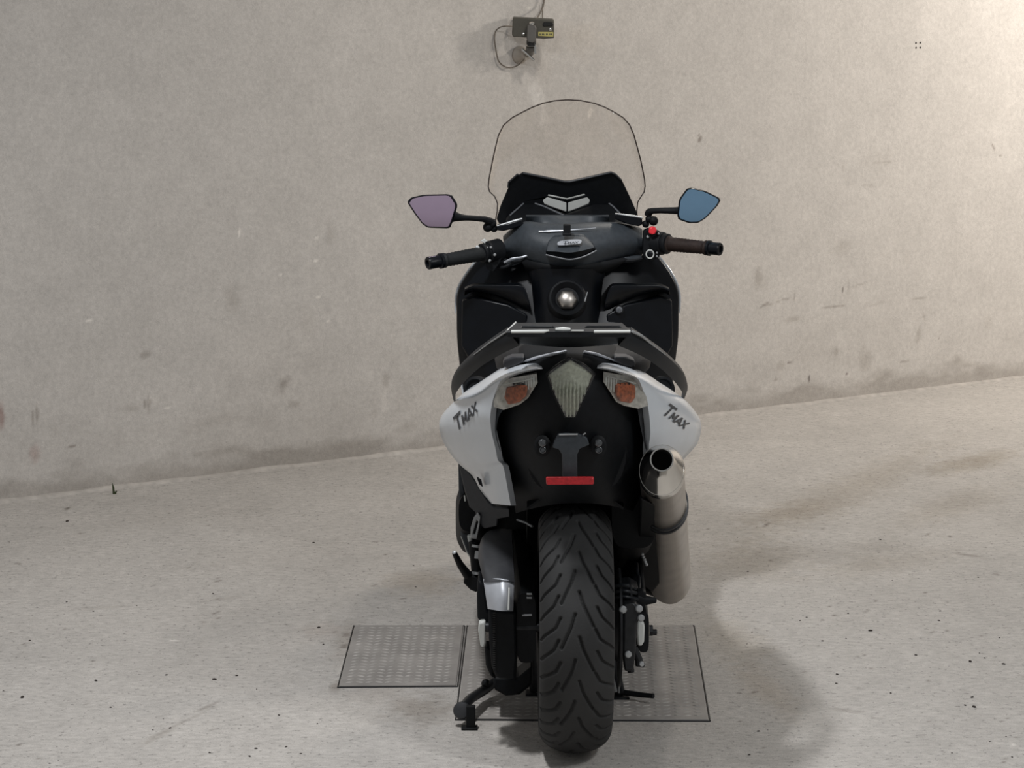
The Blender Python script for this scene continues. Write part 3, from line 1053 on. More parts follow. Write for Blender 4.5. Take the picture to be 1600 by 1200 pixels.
# centre pad
px_strip([(857, 378, 6.80), (868, 367, 6.83), (888, 363, 6.835), (910, 366, 6.83), (926, 380, 6.80)],
         [(853.5, 393, 6.76), (870, 393.5, 6.755), (890, 395, 6.75), (910, 392, 6.755), (929, 387, 6.76)], 4, 4, 0.004, 'centre_pad', M_dash, (0, 0.06, 0), bevel=0.002)
px_strip([(853.5, 393.5, 6.762), (870, 394, 6.757), (890, 395.5, 6.752), (910, 392.5, 6.757), (929, 387.5, 6.762)],
         [(853, 398, 6.772), (870, 402, 6.768), (891, 405.5, 6.765), (912, 401, 6.768), (932, 391, 6.772)], 4, 3, 0.0, 'pad_lip', M_gloss, (0, 0.05, 0))
bm = B()
tube(bm, pp(cat_rom([(853, 398, 6.768), (870, 402, 6.764), (891, 405.5, 6.761), (912, 401, 6.764), (932, 391.5, 6.768)], 4), 0), 0.0022, 6)
obj('pad_glint', bm, M_line, scoot)  # grey tube paints in the highlight along the pad's lower edge
# badge with the word
bm = B()
bo = cat_rom([(871, 382, 0), (873, 377.5, 0), (884, 375, 0), (900, 374, 0), (908, 375, 0), (908, 379, 0), (904, 381, 0), (888, 382.5, 0), (876, 383, 0)], 3, True)
plate(bm, [pp([(v.x, v.y) for v in bo], lambda x, y: 6.775 + 0.0022 * (383 - y) - 0.012)], (0, 0.004, -0.002))
bd = obj('badge', bm, M_silver, scoot, bevel=0.0008)
for i0_, i1_ in LETTERS:
    bm = B()
    strokes(bm, None, WORD[i0_:i1_], 0.15, lambda u, v: (879 + u * 9.2 + v * 1.0, 381.6 - v * 4.6 - u * 0.45), 6.762)
    obj('letter', bm, M_decal, bd, smooth=0)
# visor over the meters: pale edge, hood
bm = B()
tube(bm, pp(cat_rom([(842, 361.5, 6.84), (860, 361.2, 6.835), (880, 360.5, 6.83)], 4), 0), [0.0014] * 3 + [0.0028] * 3 + [0.0022] * 3, 6)
tube(bm, pp(cat_rom([(891, 359.5, 6.83), (910, 358, 6.832), (931, 356, 6.84)], 4), 0), [0.0018] * 5 + [0.0012] * 4, 6)
obj('meter_edge', bm, M_silver, scoot, split=True)
bm = B()
box(bm, P(886, 359, 6.80), (0.019, 0.02, 0.028))
lathe(bm, P(886, 354, 6.80), (0, 0, 1), [(-0.01, 0.008), (0.004, 0.008), (0.006, 0.006)], 12)
box(bm, P(886, 366, 6.795), (0.023, 0.018, 0.008))
obj('phone_mount_post', bm, M_deep, scoot, bevel=0.002, split=True)

# instrument hood with its two peaks
hood_o = [(790, 346), (797, 336), (823, 313), (850, 322), (885, 338), (918, 324), (946, 312), (958, 322), (972, 336), (984, 346), (975, 356), (886, 360), (800, 358)]
bm = B()
plate(bm, [pp(hood_o, lambda x, y: 7.02 + (346 - y) * 0.003)], (0, 0.10, 0.0))
hd = obj('instrument_hood', bm, M_deep, scoot, bevel=0.003)
bm = B()
tube(bm, pp([(797, 336.5), (823, 313.5), (850, 322.5), (885, 338.5)], lambda x, y: 7.015 + (346 - y) * 0.003), 0.0024, 6)
tube(bm, pp([(945, 313), (958, 322.5), (971, 336)], lambda x, y: 7.015 + (346 - y) * 0.003), 0.0024, 6)
obj('hood_glint', bm, M_line, hd, split=True)  # lighter tubes paint in the highlights on the hood's edges
bm = B()
g = [srow(py, 822 + 0.2 * k, 952, 6.94 + 0.012 * k, 6.98 - 0.012 * k, 13) for k, py in enumerate((338, 343, 348, 353, 358))]
grid_solid(bm, g, (0, 0.04, 0))
obj('meter_panel', bm, M_dash, scoot)

# ---- black front cowl behind the meters with chevron openings
def cow_y(x, y):
    return 7.12 + (345 - y) * -0.0008


cowl_o = [(776, 342), (782, 322), (794, 294), (794, 284.5), (809, 271), (811, 273.5), (817, 269), (850, 275.5), (882, 282.5), (890, 282.5), (920, 276), (955, 268), (962, 271), (971, 280), (975, 288),
          (985, 309), (996, 334), (994, 346), (886, 352), (780, 350)]
hole_l = [(848, 313), (855, 308), (885, 316.5), (885, 331), (851, 319.5)]
hole_r = [(922, 313), (917.5, 308), (887.6, 316.5), (887.6, 331), (919.5, 319.5)]
hole_t = [(856.5, 303.6), (886, 309.6), (913, 302.6), (915, 305), (886, 312), (855.5, 306)]
bm = B()
plate(bm, [pp(cowl_o, cow_y), pp(hole_l, cow_y), pp(hole_r, cow_y), pp(hole_t, cow_y)], (0, 0.016, 0))
cw = obj('screen_cowl', bm, M_black, scoot, bevel=0.0025)
bm = B()
plate(bm, [pp([(840, 296), (930, 296), (930, 338), (840, 338)], 7.19)], (0, 0.01, 0))
obj('nose_panel', bm, M_light, cw)
bm = B()
tube(bm, pp([(817, 270.5), (850, 277), (882, 284), (890, 284), (920, 277.5), (955, 269.5), (962, 272.5), (971, 281.5)], lambda x, y: cow_y(x, y) - 0.003), 0.0026, 6)
tube(bm, pp([(794, 293), (794.5, 285), (809, 272)], lambda x, y: cow_y(x, y) - 0.003), 0.0026, 6)
obj('cowl_edge', bm, M_grey, cw, split=True)

# ---- windscreen
scr_l = [(774, 345), (777, 330), (777.5, 318), (773, 307), (765, 299.5), (763, 292), (764, 280), (769, 254), (774, 231), (779, 211), (787, 195.5), (800, 184), (815, 176), (832, 167.5), (848, 161.5), (866, 157.5), (884, 156)]
scr_r = [(996, 345), (995, 330), (996.5, 316), (1001, 308), (1006.5, 300), (1008, 291), (1007, 280), (1001.5, 252), (996, 231), (990.5, 211), (984, 195.5), (974, 184), (961, 176), (945, 167.5), (929, 161.5), (907, 157), (889, 156)]


def scr_y(x, y):
    c = 7.50 - (345 - y) * 0.0015
    return c - 0.16 * ((x - 886) / 122.0) ** 2


g = []
for a, b in zip(scr_l, scr_r):
    g.append([P(a[0] + (b[0] - a[0]) * j / 24, a[1] + (b[1] - a[1]) * j / 24, scr_y(a[0] + (b[0] - a[0]) * j / 24, a[1])) for j in range(25)])
bm = B()
vs_ = [[bm.verts.new(p_) for p_ in row] for row in g]
for i in range(len(g) - 1):
    for j in range(24):
        bm.faces.new((vs_[i][j], vs_[i][j + 1], vs_[i + 1][j + 1], vs_[i + 1][j]))
ws = obj('windscreen', bm, M_screen, scoot, smooth=60)
sm = ws.modifiers.new('thickness', 'SOLIDIFY')
sm.thickness = 0.003
edge = [g[i][0] for i in range(len(g))] + [g[-1][j] for j in range(1, 24)] + [g[i][24] for i in range(len(g) - 1, -1, -1)]
bm = B()
tube(bm, edge, 0.0019, 6)
obj('screen_edge', bm, M_edge, ws)

# ---- mirrors
def mirror(out, yd, glass_m, lab, arm, arm_r, joint, side):
    """housing, tinted glass, arm and ball joint"""
    o3 = [Vector((x, y, 0)) for x, y in out]
    sm_ = []
    n = len(o3)
    for i in range(n):           # round corners a little
        a, b, c = o3[i - 1], o3[i], o3[(i + 1) % n]
        sm_ += [b.lerp(a, 0.16), b.lerp((a + c) / 2, 0.10), b.lerp(c, 0.16)]
    cen = sum(sm_, Vector()) / len(sm_)

    def ringp(sc, y):
        return [P(cen.x + (v.x - cen.x) * sc, cen.y + (v.y - cen.y) * sc, y) for v in sm_]
    bm = B()
    loft(bm, [ringp(0.915, yd + 0.004), ringp(0.94, yd), ringp(1.0, yd + 0.004), ringp(1.0, yd + 0.012), ringp(0.85, yd + 0.032), ringp(0.5, yd + 0.042)])
    h = obj('mirror_housing', bm, M_gloss, scoot, smooth=40)
    bm = B()
    loft(bm, [ringp(0.912, yd + 0.0025), ringp(0.912, yd + 0.006)])
    obj('mirror_glass', bm, glass_m, h, smooth=0, label=lab)
    bm = B()
    tube(bm, pp(cat_rom(arm, 4), 0), arm_r, 10)
    obj('mirror_arm', bm, M_black, h)
    bm = B()
    for jx, jy, jd, jr in joint:
        bmesh.ops.create_uvsphere(bm, u_segments=14, v_segments=8, radius=jr, matrix=Matrix.Translation(P(jx, jy, jd)))
    obj('mirror_joint', bm, M_black, h, split=True)


mirror([(636, 316), (642, 308.5), (662, 304), (705, 303), (715.5, 320), (708, 345), (703, 357), (668, 356), (659, 349.5), (647, 333)], 6.84, M_mirl, 'lilac tinted mirror glass',
       [(709, 338, 6.852), (722, 340, 6.856), (740, 341, 6.87), (758, 343, 6.885), (770, 348, 6.90)], [0.016, 0.014, 0.012, 0.010, 0.009, 0.008, 0.0075, 0.0075, 0.0075, 0.0075, 0.008, 0.008, 0.009, 0.009, 0.010, 0.010, 0.011],
       [(762, 355, 6.90, 0.013), (769, 349, 6.90, 0.012), (772, 357, 6.905, 0.010)], -1)
mirror([(1058, 336), (1061, 311), (1073, 294.5), (1081, 293), (1102, 298), (1124, 309), (1126, 313), (1121, 322), (1103, 341), (1091, 348.5), (1077, 349), (1060, 343)], 6.84, M_mirr, 'blue tinted mirror glass',
       [(1061, 329, 6.852), (1048, 329, 6.86), (1030, 329, 6.87), (1015, 330.5, 6.885), (1012, 336, 6.89)], [0.011, 0.010, 0.0095, 0.009, 0.009, 0.0085, 0.0085, 0.008, 0.008, 0.008, 0.008, 0.0085, 0.009, 0.009, 0.009, 0.009, 0.009],
       [(1014, 333, 6.89, 0.010), (1021, 345, 6.89, 0.013), (1014, 342, 6.89, 0.010), (1009, 350, 6.90, 0.010)], 1)

# ---- grips, switch gear, levers, reservoirs
def grip(p_in, p_out, m, end_frac, lab):
    a, b = P(*p_in), P(*p_out)
    d = (b - a)
    bm = B()
    n = 26
    pts, rs_ = [], []
    for i in range(n):
        t = i / (n - 1) * end_frac
        pts.append(a + d * t)
        rs_.append(0.0192 + (0.0007 if i % 2 else -0.0004) + (0.0035 if i == 1 or i == n - 2 else 0) - 0.0025 * (i / n))
    tube(bm, pts, rs_, 18)
    gr = obj('grip', bm, m, scoot, label=lab)
    bm = B()
    L_ = d.length
    lathe(bm, a, d, [(L_ * end_frac, 0.016), (L_ * (end_frac + 0.01), 0.0205), (L_ * (end_frac + 0.05), 0.0205), (L_ * (end_frac + 0.06), 0.0165), (L_ * 0.985, 0.0172), (L_, 0.0155), (L_ * 0.999, 0.009), (L_ * 0.97, 0.0085)], 20)
    obj('bar_end', bm, M_gloss, gr)
    return gr


grip((758, 395.5, 6.86), (668, 411.5, 6.775), M_groove, 0.74, 'black grip')
grip((1042, 381, 6.86), (1126, 389.5, 6.775), M_brown, 0.76, 'brownish worn grip')
bm = B()
tube(bm, pp([(757, 395.5, 6.862), (800, 386, 6.92), (840, 380, 6.98)], 0), 0.012, 12)
tube(bm, pp([(1043, 381, 6.862), (1000, 380, 6.92), (940, 378, 6.98)], 0), 0.012, 12)
obj('handlebar', bm, M_dmetal, scoot, split=True)
# left switch gear
bm = B()
lathe(bm, P(752, 396.5, 6.855), P(790, 388, 6.90) - P(752, 396.5, 6.855), [(0, 0.020), (0.002, 0.026), (0.010, 0.026), (0.012, 0.023), (0.018, 0.023), (0.020, 0.029), (0.06, 0.030), (0.062, 0.024)], 22)
plate(bm, [pp([(755, 385), (782, 381), (786, 398), (780, 413), (771, 425), (760, 420), (757, 404)], 6.862)], (0, 0.04, 0))
lg = obj('left_switch_gear', bm, M_black, scoot, bevel=0.0025)
bm = B()
plate(bm, [pp([(751, 376.5), (757, 373), (763, 378.5), (766, 380.5), (757, 381)], 6.868)], (0, 0.014, 0))
obj('switch_lever', bm, M_light, lg, bevel=0.0015)
bm = B()
for x, y, r in ((746, 387, 0.006), (761, 387.5, 0.0035), (767, 386.5, 0.0035), (765, 407, 0.0042), (773, 398, 0.004)):
    lathe(bm, P(x, y, 6.846), (0, -1, 0.1), [(-0.02, r), (0.002, r), (0.0035, r * 0.6)], 12)
obj('switch_button', bm, M_alu, lg, split=True)
# right switch gear
bm = B()
lathe(bm, P(1045, 381.3, 6.855), P(1005, 378, 6.90) - P(1045, 381.3, 6.855), [(0, 0.020), (0.002, 0.027), (0.012, 0.027), (0.014, 0.024), (0.016, 0.030), (0.062, 0.031), (0.064, 0.024)], 22)
plate(bm, [pp([(1006, 362), (1013, 358), (1030, 362), (1034, 366), (1034, 388), (1030, 402), (1020, 408), (1008, 406), (1004, 398)], 6.855)], (0, 0.045, 0))
rg = obj('right_switch_gear', bm, M_black, scoot, bevel=0.003)
bm = B()
plate(bm, [pp([(1013.5, 364.5), (1014.5, 356.5), (1018.5, 354), (1024, 355), (1026.5, 359.5), (1024.5, 365), (1019, 367)], 6.836)], (0, 0.02, 0))
obj('stop_switch', bm, M_redbtn, rg, bevel=0.003, label='red stop switch')
bm = B()
lathe(bm, P(1015.4, 397, 6.85), (0, -1, 0.05), [(0, 0.0125), (0.004, 0.0125), (0.005, 0.0115), (0.0045, 0.0092), (0.001, 0.009)], 20, sx=0.92, sy=1.0)
sb = obj('starter_ring', bm, M_light, rg)
bm = B()
lathe(bm, P(1015.4, 397, 6.85), (0, -1, 0.05), [(0, 0.0088), (0.003, 0.0088), (0.0045, 0.006)], 16)
obj('starter_button', bm, M_gloss, sb)
bm = B()
for x, y, r in ((1026.5, 395, 0.0028), (1026.5, 400.5, 0.0028), (1012, 370, 0.0036), (1029, 365, 0.0032)):
    lathe(bm, P(x, y, 6.852), (0, -1, 0.05), [(0, r), (0.003, r), (0.004, r * 0.6)], 10)
obj('switch_mark', bm, M_alu, rg, split=True)
# reservoirs
for side, o4, cap4 in ((-1, [(776, 353), (790, 350), (816, 342.5), (818, 352), (800, 358), (786, 361), (777, 360)], [(777, 353, 0), (792, 348.8, 0), (806, 344.5, 0), (816, 341.8, 0)]),
                       (1, [(960, 334), (975, 336), (1003, 341), (1004.5, 350), (998, 354), (975, 348.5), (962, 343)], [(961, 334, 0), (976, 336, 0), (990, 338, 0), (1004, 340.5, 0)])):
    bm = B()
    plate(bm, [pp(o4, 6.885)], (0, 0.045, 0))
    rv = obj('brake_reservoir', bm, M_gloss, scoot, bevel=0.003)
    bm = B()
    tube(bm, pp([(a[0], a[1], 6.888) for a in cap4], 0), [0.002, 0.0032, 0.0036, 0.0026], 8)
    obj('reservoir_cap', bm, M_alu, rv)
# brake levers, in front of the grips
for side, pts in ((-1, [(790, 384, 6.93), (768, 394, 6.955), (740, 400, 6.945), (712, 404.5, 6.91), (690, 408, 6.90)]), (1, [(1000, 376, 6.93), (1020, 379, 6.955), (1050, 382, 6.945), (1080, 385, 6.91), (1104, 387.5, 6.90)])):
    bm = B()
    tube(bm, pp(pts, 0), [0.009, 0.008, 0.007, 0.0065, 0.008], 10)
    obj('brake_lever', bm, M_black, scoot)
# cables and trim under the bar
bm = B()
tube(bm, pp(cat_rom([(788, 410, 6.87), (800, 404, 6.86), (815, 402, 6.86), (826, 398.5, 6.86)], 4), 0), [0.0028] * 13, 6)
obj('cover_seam', bm, M_silver, hb)
bm = B()
tube(bm, pp(cat_rom([(778, 418, 6.88), (790, 417, 6.87), (806, 409, 6.875), (828, 411, 6.88), (845, 424, 6.90)], 4), 0), 0.005, 8)
tube(bm, pp(cat_rom([(1003, 404, 6.875), (985, 407, 6.875), (962, 408, 6.875), (945, 411, 6.89)], 4), 0), 0.0065, 8)
obj('brake_hose', bm, M_black, hb, split=True)
bm = B()
plate(bm, [pp([(789, 409), (826, 398), (829, 402), (812, 412), (793, 418)], 6.875)], (0, 0.03, 0))
plate(bm, [pp([(945, 411), (975, 402), (1003, 400), (1004, 405), (975, 409), (950, 413)], 6.87)], (0, 0.03, 0))
obj('lower_wing', bm, M_dash, hb, bevel=0.002, split=True)

# ---- grab rail
def bar(bm, A, Bq, n, depth, bulge=0.008):
    A_, B_ = cat_rom(A, n), cat_rom(Bq, n)
    g_ = []
    for k in range(6):
        t = k / 5
        g_.append([P(a.x + (b.x - a.x) * t, a.y + (b.y - a.y) * t, a.z + (b.z - a.z) * t - bulge * math.sin(PI * t)) for a, b in zip(A_, B_)])
    grid_solid(bm, g_, (0, depth, 0.004))


bm = B()
bar(bm, [(793, 517, 5.50), (765, 536, 5.55), (740, 555, 5.62), (716, 579, 5.72), (706, 598, 5.82), (705.5, 612, 5.90), (709, 627, 5.97)],
    [(812, 540, 5.47), (785, 553, 5.53), (754, 571, 5.60), (729, 593, 5.70), (714, 612, 5.80), (711.5, 620, 5.89), (711.5, 630, 5.97)], 4, 0.03)
bar(bm, [(987, 517, 5.50), (1015, 536, 5.55), (1040, 555, 5.62), (1063, 577, 5.72), (1073, 596, 5.82), (1074, 610, 5.90), (1067, 628, 5.97)],
    [(966, 540, 5.47), (996, 553, 5.53), (1026, 571, 5.60), (1050, 592, 5.70), (1064, 610, 5.80), (1067, 618, 5.89), (1065, 628, 5.97)], 4, 0.03)
# rear bridge, lower face
bar(bm, [(796, 518, 5.455), (830, 518.5, 5.45), (889, 518.5, 5.448), (950, 518.5, 5.45), (986, 518, 5.455)],
    [(812, 537, 5.50), (835, 540, 5.505), (889, 543, 5.51), (945, 540, 5.505), (966, 537, 5.50)], 4, 0.035, 0.0)
gr = obj('grab_rail', bm, M_rail, scoot, smooth=45, bevel=0.002, split=True)
# bridge top: frame with two slots
bm = B()


def rail_y(x, y):
    return 5.45 + (518.5 - y) * 0.0068


def rpt(x, y):
    return P(x, y, rail_y(x, y))


slot_l = [(810, 514.6), (817, 509), (862, 509), (867, 511), (858, 515)]
slot_r = [(913, 511), (918, 509), (968, 509), (975, 514.6), (922, 515)]
outl = [(792, 518.5), (806, 504), (972, 504), (988, 518.5)]
tr = [[rpt(*q_) for q_ in lp] for lp in (outl, slot_l, slot_r)]
flat_ = [v for lp in tr for v in lp]
tris = tessellate_polygon([[Vector((v.x, v.y, 0)) for v in lp] for lp in tr])
f_ = [bm.verts.new(v) for v in flat_]
k_ = [bm.verts.new(v + Vector((0, 0, -0.012))) for v in flat_]
for t in tris:
    bm.faces.new([f_[i] for i in t])
    bm.faces.new([k_[i] for i in reversed(t)])
i0 = 0
for lp in tr:
    for i in range(len(lp)):
        a, b = i0 + i, i0 + (i + 1) % len(lp)
        bm.faces.new((f_[a], f_[b], k_[b], k_[a]))
    i0 += len(lp)
obj('rail_bridge', bm, M_rail, gr, bevel=0.0015)
bm = B()
tube(bm, pp([(799, 518.2, 5.442), (850, 517.8, 5.438), (858, 516.4, 5.438)], 0), [0.0032, 0.0036, 0.0016], 8)
tube(bm, pp([(868, 514.6, 5.46), (880, 514.6, 5.458), (891, 514.6, 5.46)], 0), [0.0032, 0.005, 0.0032], 8)
tube(bm, pp([(893, 516.5, 5.445), (912, 516.5, 5.445)], 0), 0.0015, 8)
tube(bm, pp([(928, 518.2, 5.438), (985, 518.0, 5.442)], 0), 0.003, 8)
obj('rail_edge', bm, M_light, gr, split=True)
bm = B()
tube(bm, pp([(792, 518, 5.497), (806, 504.5, 5.545)], 0), 0.003, 8)
tube(bm, pp([(988, 518, 5.493), (1003, 525, 5.515), (1015, 535.5, 5.547), (1040, 554.5, 5.617)], 0), [0.003, 0.003, 0.002, 0.001], 8)
tube(bm, pp([(792, 518, 5.497), (765, 535.5, 5.547), (740, 554.5, 5.617)], 0), [0.002, 0.0016, 0.001], 8)
obj('rail_highlight_edge', bm, M_alu, gr, split=True)  # bright tubes stand in for the glint on the rail's upper edges
for s in (-1, 1):
    bm = B()
    o5 = [(785, 571), (788, 563), (800, 557.5), (820, 557), (818, 566), (806, 572), (790, 576)]
    if s > 0:
        o5 = mirror_px(o5, 889.5)
    plate(bm, [pp(o5, lambda x, y: 5.58 + 0.0012 * abs(x - 889.5) - 0.08)], (0, 0.05, 0))
    obj('rail_mount', bm, M_grey, gr, bevel=0.006, seg=3)
    bm = B()
    cx_ = 742 if s < 0 else 1037
    lathe(bm, P(cx_, 608, 5.98), (s * 0.5, -1, 0.3), [(-0.06, 0.03), (-0.01, 0.032), (0.0, 0.030), (0.002, 0.024), (-0.004, 0.022)], 24)
    obj('side_boss', bm, M_black, gr)

# ---- tail cowl, the black centre of the rear
rows_t = [(549, 842, 938, 5.60, 5.565), (560, 815, 965, 5.62, 5.54), (580, 800, 982, 5.65, 5.515), (620, 780, 1000, 5.68, 5.50), (660, 770, 1010, 5.71, 5.505), (700, 774, 1012, 5.74, 5.52),
          (740, 788, 1008, 5.78, 5.55), (775, 800, 1004, 5.82, 5.585), (802, 806, 1000, 5.86, 5.615)]
R5 = cat_rom([Vector((r[0], r[1], r[2])) for r in rows_t], 3)
D5 = cat_rom([Vector((r[3], r[4], 0)) for r in rows_t], 3)
bm = B()
g = [srow(a.x, a.y, a.z, d.x, d.y, 21, 2.4, dpy=-16 * max(0, (a.x - 745) / 57) ** 2) for a, d in zip(R5, D5)]
grid_solid(bm, g, (0, 0.12, 0.01))
tc_ = obj('tail_cowl', bm, M_black, scoot, smooth=50)
btc = bvh_of(tc_)
bm = B()
tube(bm, [conform(btc, x, y, 0.003) or P(x, y, 5.55) for x, y in ((806, 571), (822, 565), (838, 560.5), (862, 555.5), (885, 550.5))], [0.0012, 0.002, 0.0035, 0.004, 0.003], 8)
tube(bm, [conform(btc, x, y, 0.003) or P(x, y, 5.55) for x, y in ((912, 551.5), (930, 555), (950, 561), (972, 570))], [0.003, 0.0035, 0.002, 0.0012], 8)
obj('cowl_glint', bm, M_silver, tc_, split=True)  # silver tubes stand in for the highlight along the cowl's top edge
# side flutes of the cowl beside the white panels
for s in (-1, 1):
    A6 = [(786, 640, 5.60), (778, 655, 5.62), (776, 680, 5.63), (782, 705, 5.65)]
    B6 = [(768, 638, 5.66), (766, 655, 5.67), (770, 680, 5.68), (778, 712, 5.69)]
    if s > 0:
        A6, B6 = [(995, 632, 5.60), (998, 650, 5.61), (1001, 668, 5.62), (1008, 700, 5.64)], [(1010, 622, 5.65), (1014, 640, 5.66), (1012, 665, 5.67), (1010, 705, 5.66)]
    px_strip(A6, B6, 4, 3, 0.004, 'cowl_flute', M_grey if s > 0 else M_dash, (0, 0.04, 0), parent=tc_)

# ---- tail light
tl_o = [(891.5, 561), (903, 566), (915, 573), (928, 584.5), (922, 601), (912, 621), (903, 643), (898, 651), (884, 651), (871, 626), (861, 603), (855, 585), (868, 574), (880, 566)]


def half_w(py):
    L_ = np.interp(py, [561, 566, 574, 585, 603, 626, 651], [0, -11, -23, -36, -30, -20, -7.5])
    Rw = np.interp(py, [561, 566, 573, 584.5, 601, 621, 643, 651], [0, 11, 24, 36.5, 30.5, 20.5, 11, 7])
    return 891.5 + L_, 891.5 + Rw


def tl_y(x, py, lens=False):
    y = 5.50 + 0.00003 * (x - 891.5) ** 2 - (0.03 if py < 620 else 0.03 * max(0, 1 - (py - 620) / 45))
    return y


bm = B()
g = []
for i in range(31):
    py = 562 + 89 * i / 30
    a, b = half_w(py)
    row = []
    for j in range(49):
        x = a + (b - a) * j / 48
        fl = 0.0
        if py > 590:
            fl = 0.009 * min(1, (py - 590) / 25) * (0.5 + 0.5 * math.cos((x - 891.5) / 5.6 * 2 * PI))
        row.append(P(x, py, tl_y(x, py) - fl))
    g.append(row)
grid_solid(bm, g, (0, 0.035, 0))
tl = obj('tail_light', bm, M_tail, scoot, smooth=60)
bm = B()
g = []
for i in range(17):
    py = 560 + 92 * i / 16
    a, b = half_w(min(max(py, 562), 651))
    g.append([P(a - 0.8 + (b - a + 1.6) * j / 16, py, tl_y(a + (b - a) * j / 16, py) - 0.012 - 0.006 * math.sin(PI * j / 16)) for j in range(17)])
grid_solid(bm, g, (0, 0.0025, 0))
obj('lens_cover', bm, M_lens, tl, smooth=60)
bm = B()
tube(bm, [P(x, y, tl_y(x, y) - 0.004) for x, y in ([(891.5, 559.5)] + tl_o[1:] + [(891.5, 559.5)])], 0.004, 8)
obj('lamp_bezel', bm, M_deep, tl)

# ---- white side panels with the indicators let into them
in_l = [(839, 576, 5.495), (822, 579, 5.51), (800, 585, 5.53), (784, 593, 5.555), (775, 610, 5.58), (769, 630, 5.60), (766, 651, 5.61), (767, 668, 5.62), (769, 680, 5.625), (774, 700, 5.635), (778, 719, 5.645), (786, 728, 5.655), (792, 757, 5.67), (798, 790, 5.69)]
out_l = [(838.5, 574, 5.505), (815, 576, 5.54), (786, 584, 5.60), (762, 598, 5.67), (744, 610, 5.73), (726, 621, 5.79), (707, 637, 5.86), (692, 653, 5.92), (686.5, 670, 5.95), (696, 697, 5.94), (716, 724, 5.92), (738, 743, 5.88), (750, 765, 5.84), (768, 787, 5.78)]
in_r = [(942, 575, 5.495), (958, 578, 5.51), (980, 584, 5.53), (996, 591, 5.555), (1004, 608, 5.58), (1011, 628, 5.60), (1014.5, 650, 5.61), (1016, 668, 5.62), (1016, 680, 5.625), (1014, 696, 5.64), (1014, 715, 5.66), (1015, 728, 5.69), (1017, 740, 5.72), (1019, 752, 5.76)]
out_r = [(942.5, 573, 5.505), (966, 575.5, 5.54), (994, 582, 5.60), (1016, 593, 5.67), (1036, 607, 5.73), (1054, 618, 5.79), (1074, 633, 5.86), (1089, 651, 5.92), (1096, 667, 5.95), (1089, 694, 5.94), (1068, 718, 5.92), (1056, 734, 5.88), (1044, 746, 5.86), (1030, 756, 5.82)]
word_l = lambda u, v: (719 + u * 12.6 - v * 4.5 - 5.0, 671 - u * 12.4 - v * 21 + 4)
word_r = lambda u, v: (1037 + u * 13.6 + v * 13 - 5, 648 + u * 9.6 - v * 13 - 3)
for A7, B7, fm, s in ((in_l, out_l, word_l, -1), (in_r, out_r, word_r, 1)):
    A_, B_ = cat_rom(A7, 3), cat_rom(B7, 3)
    g = []
    for a, b in zip(A_, B_):
        row = []
        for k in range(9):
            t = k / 8
            q_ = a.lerp(b, t)
            row.append(P(q_.x, q_.y, q_.z - 0.035 * math.sin(PI * t) * min(1, (b - a).length / 60)))
        # the flank runs on forward beyond the outline
        e = row[-1]
        for dy, dx, dz in ((0.05, 0.002, 0.0), (0.18, -0.006, -0.01), (0.36, -0.03, -0.03)):
            row.append(Vector((e.x + s * dx, e.y + dy, e.z + dz)))
        g.append(row)
    bm = B()
    grid_solid(bm, g, (-s * 0.012, 0.02, -0.004))
    sp = obj('side_panel', bm, M_white, scoot, smooth=60)
    bs = bvh_of(sp)
    for i0_, i1_ in LETTERS:
        bm = B()
        strokes(bm, bs, WORD[i0_:i1_], 0.19, fm, 5.75, 0.002)
        obj('letter', bm, M_decal, sp, smooth=0)

# small vent in the left panel
bm = B()
plate(bm, [pp([(745, 747), (752, 752), (754, 761), (749, 757)], 5.775)], (0, 0.02, 0))
obj('panel_vent', bm, M_deep, scoot)

# indicators
ind_l = [(782, 595), (800, 590.5), (838.5, 584), (840, 598), (825, 622), (812, 632), (787, 640.5), (772, 636), (771, 628)]
ind_r = [(998, 592.5), (985, 588), (943, 581), (942.5, 596), (951, 609), (963, 628), (975, 634), (998, 638.5), (1013, 634), (1010, 620)]
for s, o6, am, mark in ((-1, ind_l, [(791, 606), (815, 601), (824, 603), (823, 618), (812, 629), (794, 633), (788, 622)], None), (1, ind_r, [(962, 600), (980, 598), (993, 603), (993, 622), (986, 631), (966, 627), (961, 612)], None)):
    def iy(x, y, s=s):
        return 5.515 + 0.0009 * abs(abs(x - 890) - 50) + 0.00012 * abs(y - 610)
    bm = B()
    plate(bm, [pp(o6, lambda x, y: iy(x, y) + 0.012)], (0, 0.02, 0))
    ho = obj('indicator', bm, M_reflect, scoot)
    bm = B()
    plate(bm, [pp(am, lambda x, y: iy(x, y) + 0.002)], (0, 0.02, 0))
    obj('amber_bulb', bm, M_amber, ho, bevel=0.005, seg=3)
    # vertical prism bars of the inner lens edge
    bm = B()
    for k in range(5):
        x_ = (834 - 4 * k) if s < 0 else (947 + 4 * k)
        tube(bm, [P(x_, 588 + k * 0.6, iy(x_, 590) + 0.006), P(x_, 602 + 3.4 * k, iy(x_, 604) + 0.006)], 0.0013, 6)
    tube(bm, [P(q_[0], q_[1], iy(*q_) + 0.004) for q_ in (((786, 601), (812, 596), (832, 592)) if s < 0 else ((948, 588), (975, 594), (993, 599)))], 0.0015, 6)
    obj('prism', bm, M_light, ho, split=True)
    bm = B()
    for k in range(3):
        for j in range(2):
            x_ = (803 + 7 * k) if s < 0 else (968 + 7 * k)
            box(bm, P(x_, 600 + 5 * j, iy(x_, 600) + 0.006), (0.006, 0.006, 0.004))
    obj('bulb_holder', bm, M_deep, ho, split=True)
    bm = B()
    plate(bm, [pp(o6, lambda x, y: iy(x, y) - 0.012)], (0, 0.003, 0))
    obj('indicator_lens', bm, M_lens, ho, bevel=0.001)

